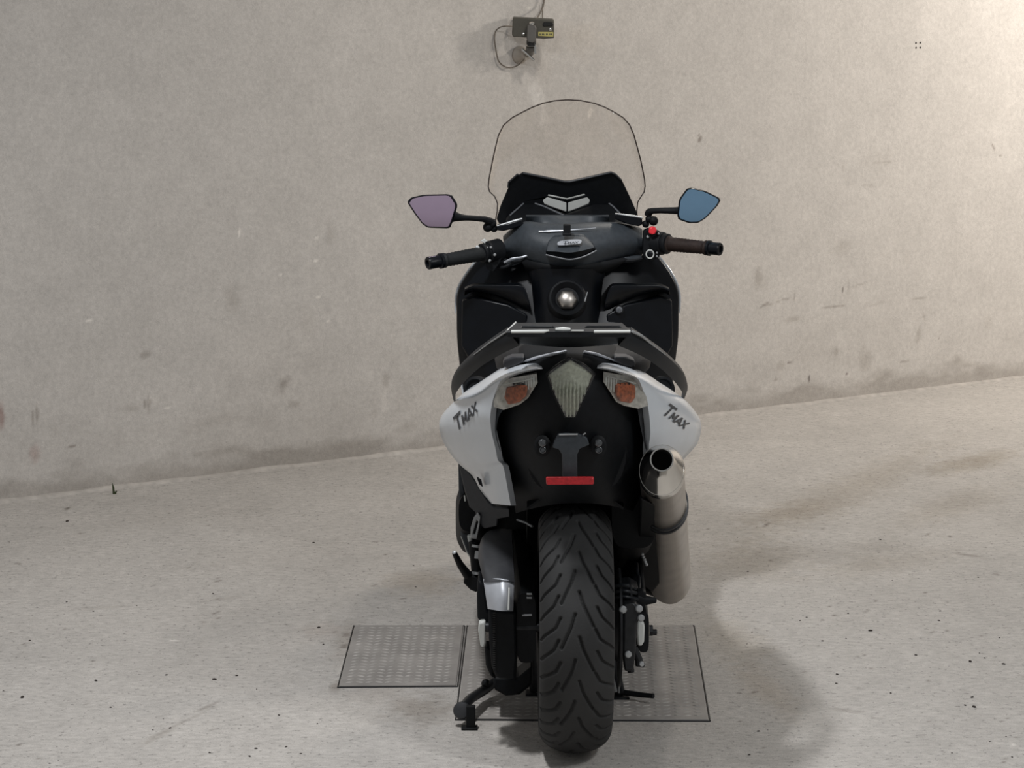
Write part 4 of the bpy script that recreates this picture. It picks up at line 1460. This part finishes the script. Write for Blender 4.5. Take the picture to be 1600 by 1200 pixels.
# ---- number plate bracket, reflector, bolts
bm = B()
br_o = [(866, 690), (872, 678), (904, 678), (917, 684), (921, 695), (906, 701), (902, 710), (902, 746), (879, 746), (878, 710), (873, 702), (863, 699)]
plate(bm, [pp(br_o, lambda x, y: 5.475 + max(0, (y - 700)) * 0.0003)], (0, 0.012, 0))
tube(bm, pp([(885, 690, 5.48), (885, 692, 5.56)], 0), 0.02, 10)
nb = obj('plate_bracket', bm, M_dash, scoot, bevel=0.002)
bm = B()
tube(bm, pp([(873.5, 679, 5.471), (902.5, 678.5, 5.471)], 0), 0.002, 8)
tube(bm, pp([(911, 679, 5.471), (915, 676.5, 5.471)], 0), 0.0016, 8)
obj('bracket_slot', bm, M_alu, nb, split=True)
bm = B()
plate(bm, [pp([(853, 746), (928, 745.5), (928, 757), (853.5, 757.5)], 5.468)], (0, 0.010, 0))
obj('reflector', bm, M_red, scoot, bevel=0.0025, label='red rear reflector')
for x in (847.5, 935):
    bm = B()
    lathe(bm, P(x, 692, 5.50), (0, -1, 0.15), [(0, 0.0085), (0.006, 0.0085), (0.008, 0.0062), (0.0083, 0.0025)], 8)
    lathe(bm, P(x + 0.5, 703, 5.50), (0, -1, 0.15), [(0.0, 0.0075), (0.005, 0.0075), (0.006, 0.006), (0.001, 0.0045)], 14)
    obj('bracket_bolt', bm, M_dbolt, scoot, split=True)
    bm = B()
    lathe(bm, P(x, 697, 5.505), (0, -1, 0.1), [(-0.02, 0.018), (0.0, 0.018), (0.003, 0.014)], 16, sy=1.3)
    obj('bolt_boss', bm, M_deep, scoot)

# inner mudguard above and ahead of the tyre
bm = B()
rows = []
for k in range(15):
    a = math.radians(5 + 93 * k / 14)
    row = []
    for j in range(9):
        t = -1 + 2 * j / 8
        r_ = R_T + 0.028 - 0.03 * t ** 4
        row.append(Vector((X0 + t * 0.105, AX + r_ * math.cos(a), R_T + r_ * math.sin(a))))
    rows.append(row)
grid_solid(bm, rows, lambda v: (v - Vector((X0, AX, R_T))).normalized() * 0.006)
obj('inner_mudguard', bm, M_deep, scoot)

# ---- left: side cover, footpeg, belt cover, swingarm
bm = B()
plate(bm, [pp([(716, 724), (728, 733), (738, 744), (750, 764), (762, 783), (772, 792), (796, 794), (797, 808), (778, 811), (778, 822), (756, 826), (748, 816), (742, 800), (733, 792), (726, 768)], lambda x, y: 6.02 - 0.0016 * (x - 716))], (0, 0.06, 0))
sc_ = obj('side_cover', bm, M_grey, scoot, bevel=0.004)
bm = B()
plate(bm, [pp([(716, 724), (721, 735), (726, 768), (733, 792), (738, 810), (742, 860), (738, 875), (730, 864), (719.5, 836), (719, 818), (721, 798), (717, 786)], 6.045)], (0, 0.05, 0))
obj('heel_guard', bm, M_dash, scoot, bevel=0.004)
bm = B()
tube(bm, pp([(738.5, 874, 6.06), (731, 863.5, 6.06), (720.5, 838, 6.06)], 0), [0.004, 0.003, 0.0015], 8)
tube(bm, pp([(727, 783, 6.01), (726, 774, 6.01)], 0), 0.002, 8)
obj('guard_edge', bm, M_light, sc_, split=True)
# alloy bracket with a slot
bm = B()
plate(bm, [pp([(747, 801), (751.5, 807), (750, 818), (745, 843), (735, 841), (735.5, 826), (740, 810)], 5.96), pp([(745, 813), (747.5, 815), (742.5, 835), (739, 834)], 5.96)], (0, 0.016, 0))
obj('peg_bracket', bm, M_alu, scoot, bevel=0.002)
bm = B()
plate(bm, [pp([(730, 838), (737, 836), (737, 846), (732, 849)], 5.985)], (0, 0.02, 0))
obj('bracket_cap', bm, M_light, scoot, bevel=0.002)
bm = B()
tube(bm, pp([(741, 846, 5.98), (745, 872, 5.98), (746, 905, 5.98)], 0), [0.014, 0.016, 0.013], 14)
dm = obj('damper_rod', bm, M_deep, scoot)
bm = B()
for x, y, r in ((746, 853.5, 0.0135), (749, 867, 0.011), (745.5, 896, 0.0125)):
    lathe(bm, P(x, y, 5.965), (0.1, 0.2, 1), [(-0.003 if r != 0.011 else -0.009, r), (0.003 if r != 0.011 else 0.009, r)], 16)
obj('damper_collar', bm, M_alu, dm, split=True)
# passenger footpeg
bm = B()
tube(bm, pp([(710, 864, 5.92), (719, 882, 5.935), (731, 899, 5.95)], 0), [0.006, 0.0085, 0.011], 12)
pg = obj('footpeg', bm, M_deep, scoot)
bm = B()
plate(bm, [pp([(733, 896), (748, 905), (749, 914), (745, 926), (735, 922), (724, 911), (726, 904)], 5.945)], (0, 0.035, 0))
obj('peg_block', bm, M_deep, pg, bevel=0.003)
bm = B()
lathe(bm, P(709.8, 863.5, 5.918), P(709, 862, 5.914) - P(712, 868, 5.926), [(0, 0.0048), (0.002, 0.0048), (0.003, 0.003)], 12)
obj('peg_tip', bm, M_alu, pg)
# belt cover: dark top, silver lower face
px_strip([(747, 872, 5.78), (752, 856, 5.80), (762, 845, 5.84), (778, 841, 5.85), (800, 842, 5.84)], [(756, 910, 5.66), (760, 909, 5.65), (770, 908, 5.64), (785, 908, 5.64), (804, 909, 5.66)], 4, 6, 0.02, 'belt_cover', M_grey, (0, 0.10, 0))
bc2 = px_strip([(755, 905, 5.665), (768, 904, 5.65), (780, 904, 5.645), (792, 906, 5.65), (804, 909, 5.665)], [(762, 951.5, 5.64), (772, 953, 5.625), (782, 954.5, 5.62), (793, 955, 5.625), (802, 955, 5.64)], 4, 4, 0.006, 'belt_cover_face', M_silver, (0, 0.08, 0))
bm = B()
tube(bm, pp([(795.5, 918, 5.634), (794.5, 953, 5.617)], 0), 0.0022, 6)
obj('cover_rib', bm, M_light, bc2)
# left swingarm
bm = B()
plate(bm, [pp([(747, 905), (756, 912), (762, 953), (768, 960), (770, 972), (757, 975), (746, 968), (745, 930)], 5.72)], (0, 0.10, 0))
plate(bm, [pp([(763, 953), (806, 956), (808, 1040), (806, 1062), (776, 1060), (768, 1042), (764, 1000)], 5.69)], (0, 0.12, 0))
plate(bm, [pp([(757, 1010), (767, 1012), (770, 1050), (776, 1062), (767, 1058), (759, 1040)], 5.78)], (0, 0.06, 0))
plate(bm, [pp([(770, 1058), (808, 1060), (832, 1040), (832, 1070), (812, 1086), (790, 1088), (772, 1078)], 5.92)], (0, 0.10, 0))
sw = obj('swingarm', bm, M_black, scoot, bevel=0.006, split=True)
bm = B()
for k in range(26):
    box(bm, P(772, 958 + k * 3.4, 5.688), (0.006, 0.006, 0.0026))
obj('drive_belt_teeth', bm, M_rubber, sw, kind='stuff')
bm = B()
plate(bm, [pp([(748.5, 972), (758.5, 971), (759, 1005), (757, 1012), (750.5, 1010), (747, 985)], 5.70)], (0, 0.035, 0))
obj('axle_adjuster', bm, M_light, scoot, bevel=0.004)
bm = B()
tube(bm, [(X0 - 0.20, AX, R_T), (X0 + 0.155, AX, R_T)], 0.011, 14)
obj('axle', bm, M_dmetal, scoot)
bm = B()
for a, b in (((823, 928, 5.70), (831, 928, 5.70)), ((823, 934, 5.70), (831, 934, 5.70)), ((816, 961.5, 5.70), (831, 961, 5.70))):
    tube(bm, pp([a, b], 0), 0.0022, 8)
tube(bm, pp([(808, 812, 5.90), (822, 817, 5.88), (832, 823, 5.86)], 0), 0.003, 8)
obj('bolt_shank', bm, M_alu, scoot, split=True)
bm = B()
loft(bm, [sring(5.70, 0.022, 0.20, 0.36, cx=-0.108, e=4), sring(5.95, 0.03, 0.18, 0.42, cx=-0.118, e=4), sring(6.15, 0.04, 0.16, 0.46, cx=-0.125, e=4)])
obj('drive_housing', bm, M_deep, scoot)

# ---- stand on the left: arm, round rubber, foot
bm = B()
tube(bm, pp([(776, 1062, 6.10), (758, 1077, 6.05), (735, 1092, 5.93), (724, 1104, 5.885)], 0), [0.013, 0.014, 0.013, 0.012], 12, flat=0.8)
tube(bm, [P(776, 1062, 6.10), (X0 - 0.13, 6.2, 0.10), (X0 - 0.12, 6.3, 0.18)], [0.013, 0.015, 0.016], 12)
bmesh.ops.create_uvsphere(bm, u_segments=12, v_segments=8, radius=0.011, matrix=Matrix.Translation(P(759, 1068, 6.04)))
sd = obj('side_stand', bm, M_dmetal, scoot)
bm = B()
lathe(bm, P(722.5, 1110.5, 5.885), (-0.1, -1, 0.35), [(0, 0.018), (0.003, 0.0205), (0.012, 0.0205), (0.016, 0.018), (0.018, 0.010), (0.0182, 0.001)], 24)
obj('stand_roller', bm, M_grey, sd)
fz = G(735.5, 1141)
bm = B()
box(bm, Vector((fz.x, fz.y + 0.012, 0.028)), (0.021, 0.018, 0.055))
box(bm, Vector((fz.x - 0.003, fz.y + 0.012, 0.003)), (0.038, 0.03, 0.006))
obj('stand_foot', bm, M_deep, sd, bevel=0.002, split=True)
# ---- centre stand: two legs, cross tube, pedal on the right
fr = G(969, 1093)
bm = B()
tube(bm, [(X0 + 0.10, 6.12, 0.17), (X0 + 0.105, 6.09, 0.09), (fr.x, fr.y + 0.01, 0.012)], [0.011, 0.011, 0.013], 12)
tube(bm, [(X0 - 0.10, 6.20, 0.20), (X0 + 0.10, 6.20, 0.20)], 0.012, 12)
tube(bm, [(X0 - 0.09, 6.15, 0.17), (X0 - 0.09, 6.13, 0.09), (X0 - 0.085, fr.y + 0.04, 0.012)], [0.011, 0.011, 0.013], 12)
cs = obj('centre_stand', bm, M_dmetal, scoot, split=True)
bm = B()
box(bm, (fr.x, fr.y + 0.005, 0.005), (0.045, 0.05, 0.010))
box(bm, (X0 - 0.085, fr.y + 0.035, 0.005), (0.045, 0.05, 0.010))
obj('stand_foot', bm, M_deep, cs, bevel=0.003, split=True)
bm = B()
tube(bm, [P(976, 1082, 6.09), P(1000, 1085.5, 6.06), P(1021, 1087.5, 6.04)], [0.007, 0.0065, 0.006], 10)
obj('stand_pedal', bm, M_deep, cs)
bm = B()
tube(bm, pp([(966.5, 1000, 6.02), (967, 1045, 6.05), (967, 1082, 6.08)], 0), 0.0022, 8)
tube(bm, pp([(957, 1058, 6.05), (962, 1080, 6.07)], 0), 0.004, 8)
obj('stand_spring', bm, M_alu, cs, split=True)

# ---- right: brake disc, caliper, axle block, swingarm
bm = B()
lathe(bm, (X0 + 0.100, AX, R_T), (1, 0, 0), [(-0.0025, 0.075), (-0.0025, 0.133), (0.0025, 0.133), (0.0025, 0.075)], 64, closed=True)
lathe(bm, (X0 + 0.095, AX, R_T), (1, 0, 0), [(-0.02, 0.05), (0.0, 0.08), (0.004, 0.08), (0.004, 0.05)], 32, closed=True)
obj('rear_brake_disc', bm, M_dmetal, scoot)
bm = B()
plate(bm, [pp([(973, 944), (992, 942), (999, 950), (1000, 968), (995, 975), (994, 1010), (990, 1048), (976, 1050), (972, 1010)], 5.60)], (0, 0.09, 0))
cal = obj('brake_caliper', bm, M_dmetal, scoot, bevel=0.006, seg=3)
bm = B()
for x, y, r in ((973, 952, 0.0085), (998, 950.5, 0.0085), (1001, 965, 0.008), (981, 1022, 0.008), (1002, 1037, 0.006)):
    lathe(bm, P(x, y, 5.602), (0.1, -1, 0.1), [(0, r), (0.006, r), (0.008, r * 0.75), (0.0085, r * 0.2)], 12)
obj('caliper_bolt', bm, M_alu, cal, split=True)
bm = B()
tube(bm, pp([(984, 1034, 5.62), (986, 1050, 5.62)], 0), 0.008, 10)
tube(bm, pp([(990, 1012, 5.64), (998, 1030, 5.64), (999, 1040, 5.64)], 0), 0.009, 10)
tube(bm, pp([(998, 1037, 5.64), (1005, 1039, 5.63)], 0), 0.006, 10)
obj('caliper_pin', bm, M_dmetal, cal, split=True)
# ribbed bracket above
bm = B()
for yy, xx in ((916, 988), (925, 994), (934, 996)):
    tube(bm, pp(cat_rom([(957, yy + 3, 5.68), (966, yy - 1, 5.64), (980, yy - 1, 5.63), (xx, yy + 2, 5.65)], 3), 0), 0.0042, 8)
for xx in (970, 985):
    tube(bm, pp([(xx, 913, 5.635), (xx + 1, 938, 5.635)], 0), 0.0035, 8)
rb = obj('hose_bracket', bm, M_rail, scoot, split=True)
bm = B()
plate(bm, [pp([(957, 918), (985, 914), (998, 922), (1000, 944), (975, 945), (957, 942)], 5.67)], (0, 0.08, 0))
tube(bm, pp([(994, 934, 5.66), (1010, 938, 5.66), (1026, 938, 5.66)], 0), [0.014, 0.011, 0.006], 12)
plate(bm, [pp([(995, 924), (1006, 923), (1010, 928), (1009, 946), (996, 946)], 5.65)], (0, 0.03, 0))
obj('bracket_body', bm, M_black, rb, bevel=0.003, split=True)
# right swingarm and axle end
bm = B()
loft(bm, [sring(5.66, 0.012, 0.235, 0.325, cx=0.152, e=4), sring(5.78, 0.016, 0.22, 0.34, cx=0.150, e=4), sring(6.0, 0.022, 0.22, 0.38, cx=0.145, e=4), sring(6.2, 0.03, 0.22, 0.42, cx=0.14, e=4)])
obj('swingarm', bm, M_black, scoot, split=True)
bm = B()
plate(bm, [pp([(995.5, 973), (1006, 972), (1007.5, 980), (1006.5, 1003), (1003, 1010), (996, 1009), (994.5, 990)], 5.645)], (0, 0.03, 0))
obj('axle_adjuster', bm, M_light, scoot, bevel=0.004)
an = P(1007, 985, 5.69)
bm = B()
lathe(bm, an, (1, 0, 0), [(-0.02, 0.017), (0.008, 0.017), (0.010, 0.015)], 24)
nu = obj('axle_nut', bm, M_steel, scoot)
bm = B()
lathe(bm, an, (1, 0, 0), [(0.008, 0.0125), (0.018, 0.0125), (0.019, 0.010)], 6)
lathe(bm, an + Vector((0, 0, -0.004)), (1, 0, 0), [(0.018, 0.007), (0.027, 0.007), (0.028, 0.005)], 12)
obj('axle_stub', bm, M_dmetal, nu, split=True)
bm = B()
tube(bm, pp(cat_rom([(995, 880, 5.85), (996, 895, 5.82), (999, 905, 5.78), (998, 922, 5.70)], 4), 0), 0.0034, 8)
bh = obj('brake_line', bm, M_rail, scoot)
bm = B()
for k in range(5):
    bmesh.ops.create_uvsphere(bm, u_segments=8, v_segments=6, radius=0.0042, matrix=Matrix.Translation(P(1003.5 + 1.6 * k, 866 + 4 * k, 5.82)))
obj('spring_coil', bm, M_alu, bh, split=True)
# dark shield between tyre and silencer
bm = B()
loft(bm, [sring(5.80, 0.05, 0.44, 0.62, cx=0.135, e=4), sring(5.95, 0.05, 0.38, 0.62, cx=0.14, e=4), sring(6.2, 0.055, 0.25, 0.6, cx=0.145, e=4)])
obj('rear_engine_shield', bm, M_deep, scoot)

# ---- silencer
a0 = P(1034, 737, 5.60)
a1 = P(1047, 912, 6.24)
ax_ = (a0 - a1).normalized()
Ls = (a0 - a1).length
bm = B()
lathe(bm, a1, ax_, [(0.0, 0.030), (0.004, 0.045), (0.03, 0.0515), (Ls - 0.012, 0.0490), (Ls - 0.01, 0.0500), (Ls, 0.0500)], 48, sy=1.2)
si = obj('silencer', bm, M_steel, scoot, smooth=40)
bm = B()
lathe(bm, a0, ax_, [(-0.004, 0.0512), (0.003, 0.0512), (0.010, 0.0485)], 48, sy=1.22)
rows = []
n = 48
vv_ = (Vector((0, 0, 1)) - ax_ * ax_.z).normalized()
uu_ = ax_.cross(vv_)
ringsx = []
tipc = P(1034, 718.5, 5.535)
tax = Vector((0, -0.965, 0.26)).normalized()
tv = (Vector((0, 0, 1)) - tax * tax.z).normalized()
tu = tax.cross(tv)


def oval(c, u, v, ru, rv):
    return [c + v * math.sin(2 * PI * k / n) * rv + u * math.cos(2 * PI * k / n) * ru for k in range(n)]


r0 = oval(a0 + ax_ * 0.008, uu_, vv_, 0.0488, 0.0595)
r1 = oval(tipc, tu, tv, 0.0262, 0.0262)
for k_ in (0, 0.35, 0.7, 1.0):
    ringsx.append([a.lerp(b, k_) for a, b in zip(r0, r1)])
ringsx.append(oval(tipc + tax * 0.004, tu, tv, 0.0255, 0.0255))
ringsx.append(oval(tipc + tax * 0.004, tu, tv, 0.0226, 0.0226))
ringsx.append(oval(tipc - tax * 0.03, tu, tv, 0.0222, 0.0222))
loft(bm, ringsx, cap=False)
ec = obj('silencer_end_cone', bm, M_chrome, si, smooth=40)
bm = B()
loft(bm, [oval(tipc - tax * 0.004, tu, tv, 0.0224, 0.0224), oval(tipc - tax * 0.06, tu, tv, 0.021, 0.021)][::1], cap=False)
bm.faces.new([v for v in bm.verts][n:2 * n])
obj('exhaust_outlet', bm, M_hole, si)
bm = B()
for d_ in (0.20, 0.212):
    lathe(bm, a1 + ax_ * (Ls - 0.20 - (d_ - 0.20) * 1.6), ax_, [(-0.005, 0.0515), (-0.004, 0.0545), (0.004, 0.0545), (0.005, 0.0515)], 48, sy=1.2, closed=True)
obj('silencer_clamp', bm, M_dmetal, si, split=True)
bm = B()
tube(bm, [a1 + ax_ * 0.01, a1 - ax_ * 0.06 + Vector((-0.03, 0.02, 0)), Vector((X0 + 0.17, 6.62, 0.17)), Vector((X0 + 0.08, 6.75, 0.2))], [0.022, 0.021, 0.02, 0.02], 14)
obj('exhaust_pipe', bm, M_dmetal, si)
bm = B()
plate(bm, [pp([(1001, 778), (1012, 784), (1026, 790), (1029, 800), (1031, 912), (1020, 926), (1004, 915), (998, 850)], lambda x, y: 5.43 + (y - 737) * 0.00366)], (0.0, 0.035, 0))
obj('silencer_side_plate', bm, M_deep, scoot, bevel=0.004)  # black plate added to darken the silencer's left side

# ------------------------------------------------------------------ camera box on the wall
wc = Wp(833, 86)
dev = thing('wall_camera', wc, 'dark grey box with yellow label clamped to an arm high on the wall', 'security camera')
YB = Wp(833, 45).y - 0.11


def q4(pts, dy=0.0):
    return [P(x, y, YB + dy) for x, y in pts]


bm = B()
plate(bm, [q4([(801, 29.5), (803, 28), (864, 31), (866, 33), (866, 59.5), (850, 60.5), (802, 57.5), (800, 55)])], (0, 0.05, 0.004))
bx = obj('housing', bm, M_box, dev, bevel=0.004)
bm = B()
plate(bm, [q4([(848, 36), (851, 34.3), (863, 35), (864.5, 37), (864, 41), (850, 41.5), (848, 40)], -0.004)], (0, 0.01, 0))
obj('lens_window', bm, M_boxlid, bx, bevel=0.002)
bm = B()
plate(bm, [q4([(841, 49.8), (864.5, 49.8), (864.5, 57.2), (841, 56)], -0.0015)], (0, 0.003, 0))
lb = obj('label', bm, M_label, bx)
bm = B()
for x, w_ in ((844, 1.6), (847.5, 1.2), (849.8, 1.2), (854.5, 2.2), (859, 1.2), (861.5, 1.6)):
    plate(bm, [q4([(x - w_ / 2, 52.4), (x + w_ / 2, 52.4), (x + w_ / 2, 54.6), (x - w_ / 2, 54.6)], -0.0025)], (0, 0.002, 0))
obj('label_print', bm, M_decal, lb, split=True)
bm = B()
for x, y in ((860, 46), (818, 53)):
    lathe(bm, P(x, y, YB - 0.001), (0, -1, 0), [(-0.004, 0.0055), (0.003, 0.0055), (0.004, 0.003)], 12)
obj('screw', bm, M_chrome, bx, split=True)
bm = B()
plate(bm, [q4([(824, 40), (827, 38), (836, 39), (838, 44), (837.5, 64), (833, 67), (824, 65), (823, 60)], -0.03)], (0, 0.035, 0))
obj('clamp', bm, M_clamp, dev, bevel=0.003)
bm = B()
lathe(bm, P(831, 37.5, YB - 0.018), (0, -0.6, 0.8), [(-0.008, 0.009), (0.004, 0.009), (0.006, 0.005)], 14)
lathe(bm, P(830, 71, YB - 0.005), (0, 0, 1), [(-0.003, 0.02), (0.003, 0.02)], 16)
obj('clamp_bolt', bm, M_chrome, dev, split=True)
bm = B()
lathe(bm, P(830, 67.5, YB - 0.01), (0, 0, 1), [(-0.01, 0.017), (0.01, 0.017)], 16)
obj('swivel', bm, M_boxlid, dev)
bm = B()
fl_c = Wp(811, 86, 0.0)
tube(bm, [P(829, 73, YB), P(828, 82, YB + 0.03), P(818, 87, YB + 0.09), fl_c + WN * 0.004], [0.016, 0.015, 0.013, 0.013], 12)
arm_ = obj('arm', bm, M_clamp, dev)
bm = B()
lathe(bm, P(825, 86, YB + 0.02), P(829, 92, YB + 0.015) - P(818, 82, YB + 0.02), [(-0.03, 0.006), (0.03, 0.005)], 10)
lathe(bm, P(836, 77, YB), (0, 0, 1), [(-0.016, 0.005), (0.016, 0.005)], 10)
obj('clamp_lever', bm, M_chrome, arm_, split=True)
bm = B()
lathe(bm, fl_c, WN, [(0.0005, 0.032), (0.010, 0.032), (0.015, 0.028), (0.028, 0.020), (0.05, 0.017)], 24)
obj('wall_flange', bm, M_cream, dev)
bm = B()
loopc = [(800, 41), (790, 41), (782, 42.5), (775, 48), (772.5, 58), (773.5, 70), (776, 84), (779, 95), (787, 103), (797, 105.5), (807, 103), (815, 97), (820, 91)]
pts = [Wp(x, y, 0.012 if 2 < i < 11 else 0.04 if i in (2, 11) else 0.08) for i, (x, y) in enumerate(loopc)]
tube(bm, cat_rom(pts, 4), 0.0024, 8)
tube(bm, cat_rom([Wp(851, -40, 0.012), Wp(850, 0, 0.012), Wp(847, 14, 0.02), Wp(842, 24, 0.05), Wp(838, 30, 0.08)], 4), 0.003, 8)
tube(bm, cat_rom([Wp(848, 6, 0.006), Wp(847.5, 18, 0.006), Wp(847.5, 30, 0.02)], 4), 0.0016, 6)
obj('cable', bm, M_cable, dev, split=True)

# ------------------------------------------------------------------ small things on the floor
wp_ = G(178, 772)
wd = thing('weed', wp_, 'tiny dark green sprout at the foot of the wall', 'plant')
bm = B()
for dx, h, lean in ((0, 0.038, -0.004), (0.003, 0.012, 0.008)):
    tube(bm, [wp_ + Vector((dx, 0, 0)), wp_ + Vector((dx + lean * 0.4, 0, h * 0.6)), wp_ + Vector((dx + lean, -0.003, h))], [0.004, 0.0035, 0.0008], 6)
obj('leaf', bm, M_leaf, wd, split=True)

rs = random.Random(5)
bm = B()
spots = [(105, 815, 7), (490, 848, 4), (335, 1062, 6), (150, 1064, 5), (260, 1055, 4), (370, 1056, 4), (35, 1090, 7), (1467, 970, 4), (1360, 986, 6), (1431, 1024, 4), (1516, 1034, 6), (1568, 1038, 5), (1519, 1090, 5), (1522, 1105, 6),
         (1308, 1054, 4), (1285, 1002, 4), (1175, 988, 3), (1250, 970, 3), (1185, 1143, 4), (333, 928, 4), (498, 981, 5), (400, 1170, 4), (390, 1182, 4), (1518, 602, 3)]
for k in range(70):
    spots.append((rs.uniform(0, 1600), rs.uniform(830, 1198), rs.uniform(1.5, 4)))
for x, y, w in spots:
    if 520 < x < 1115 and y > 965:
        continue
    p_ = G(x, y)
    r_ = w * 0.5 / 650
    m_ = Matrix.Translation(p_ + Vector((0, 0, r_ * 0.35))) @ Matrix.Rotation(rs.uniform(0, 6.28), 4, 'Z') @ Matrix.Diagonal((r_ * 1.5, r_ * 0.9, r_ * 0.6, 1))
    bmesh.ops.create_icosphere(bm, subdivisions=1, radius=1, matrix=m_)
o = obj('grit', bm, M_grit, smooth=0, kind='stuff')
o['label'] = 'dark grit and crumbs scattered over the concrete floor'
o['category'] = 'grit'
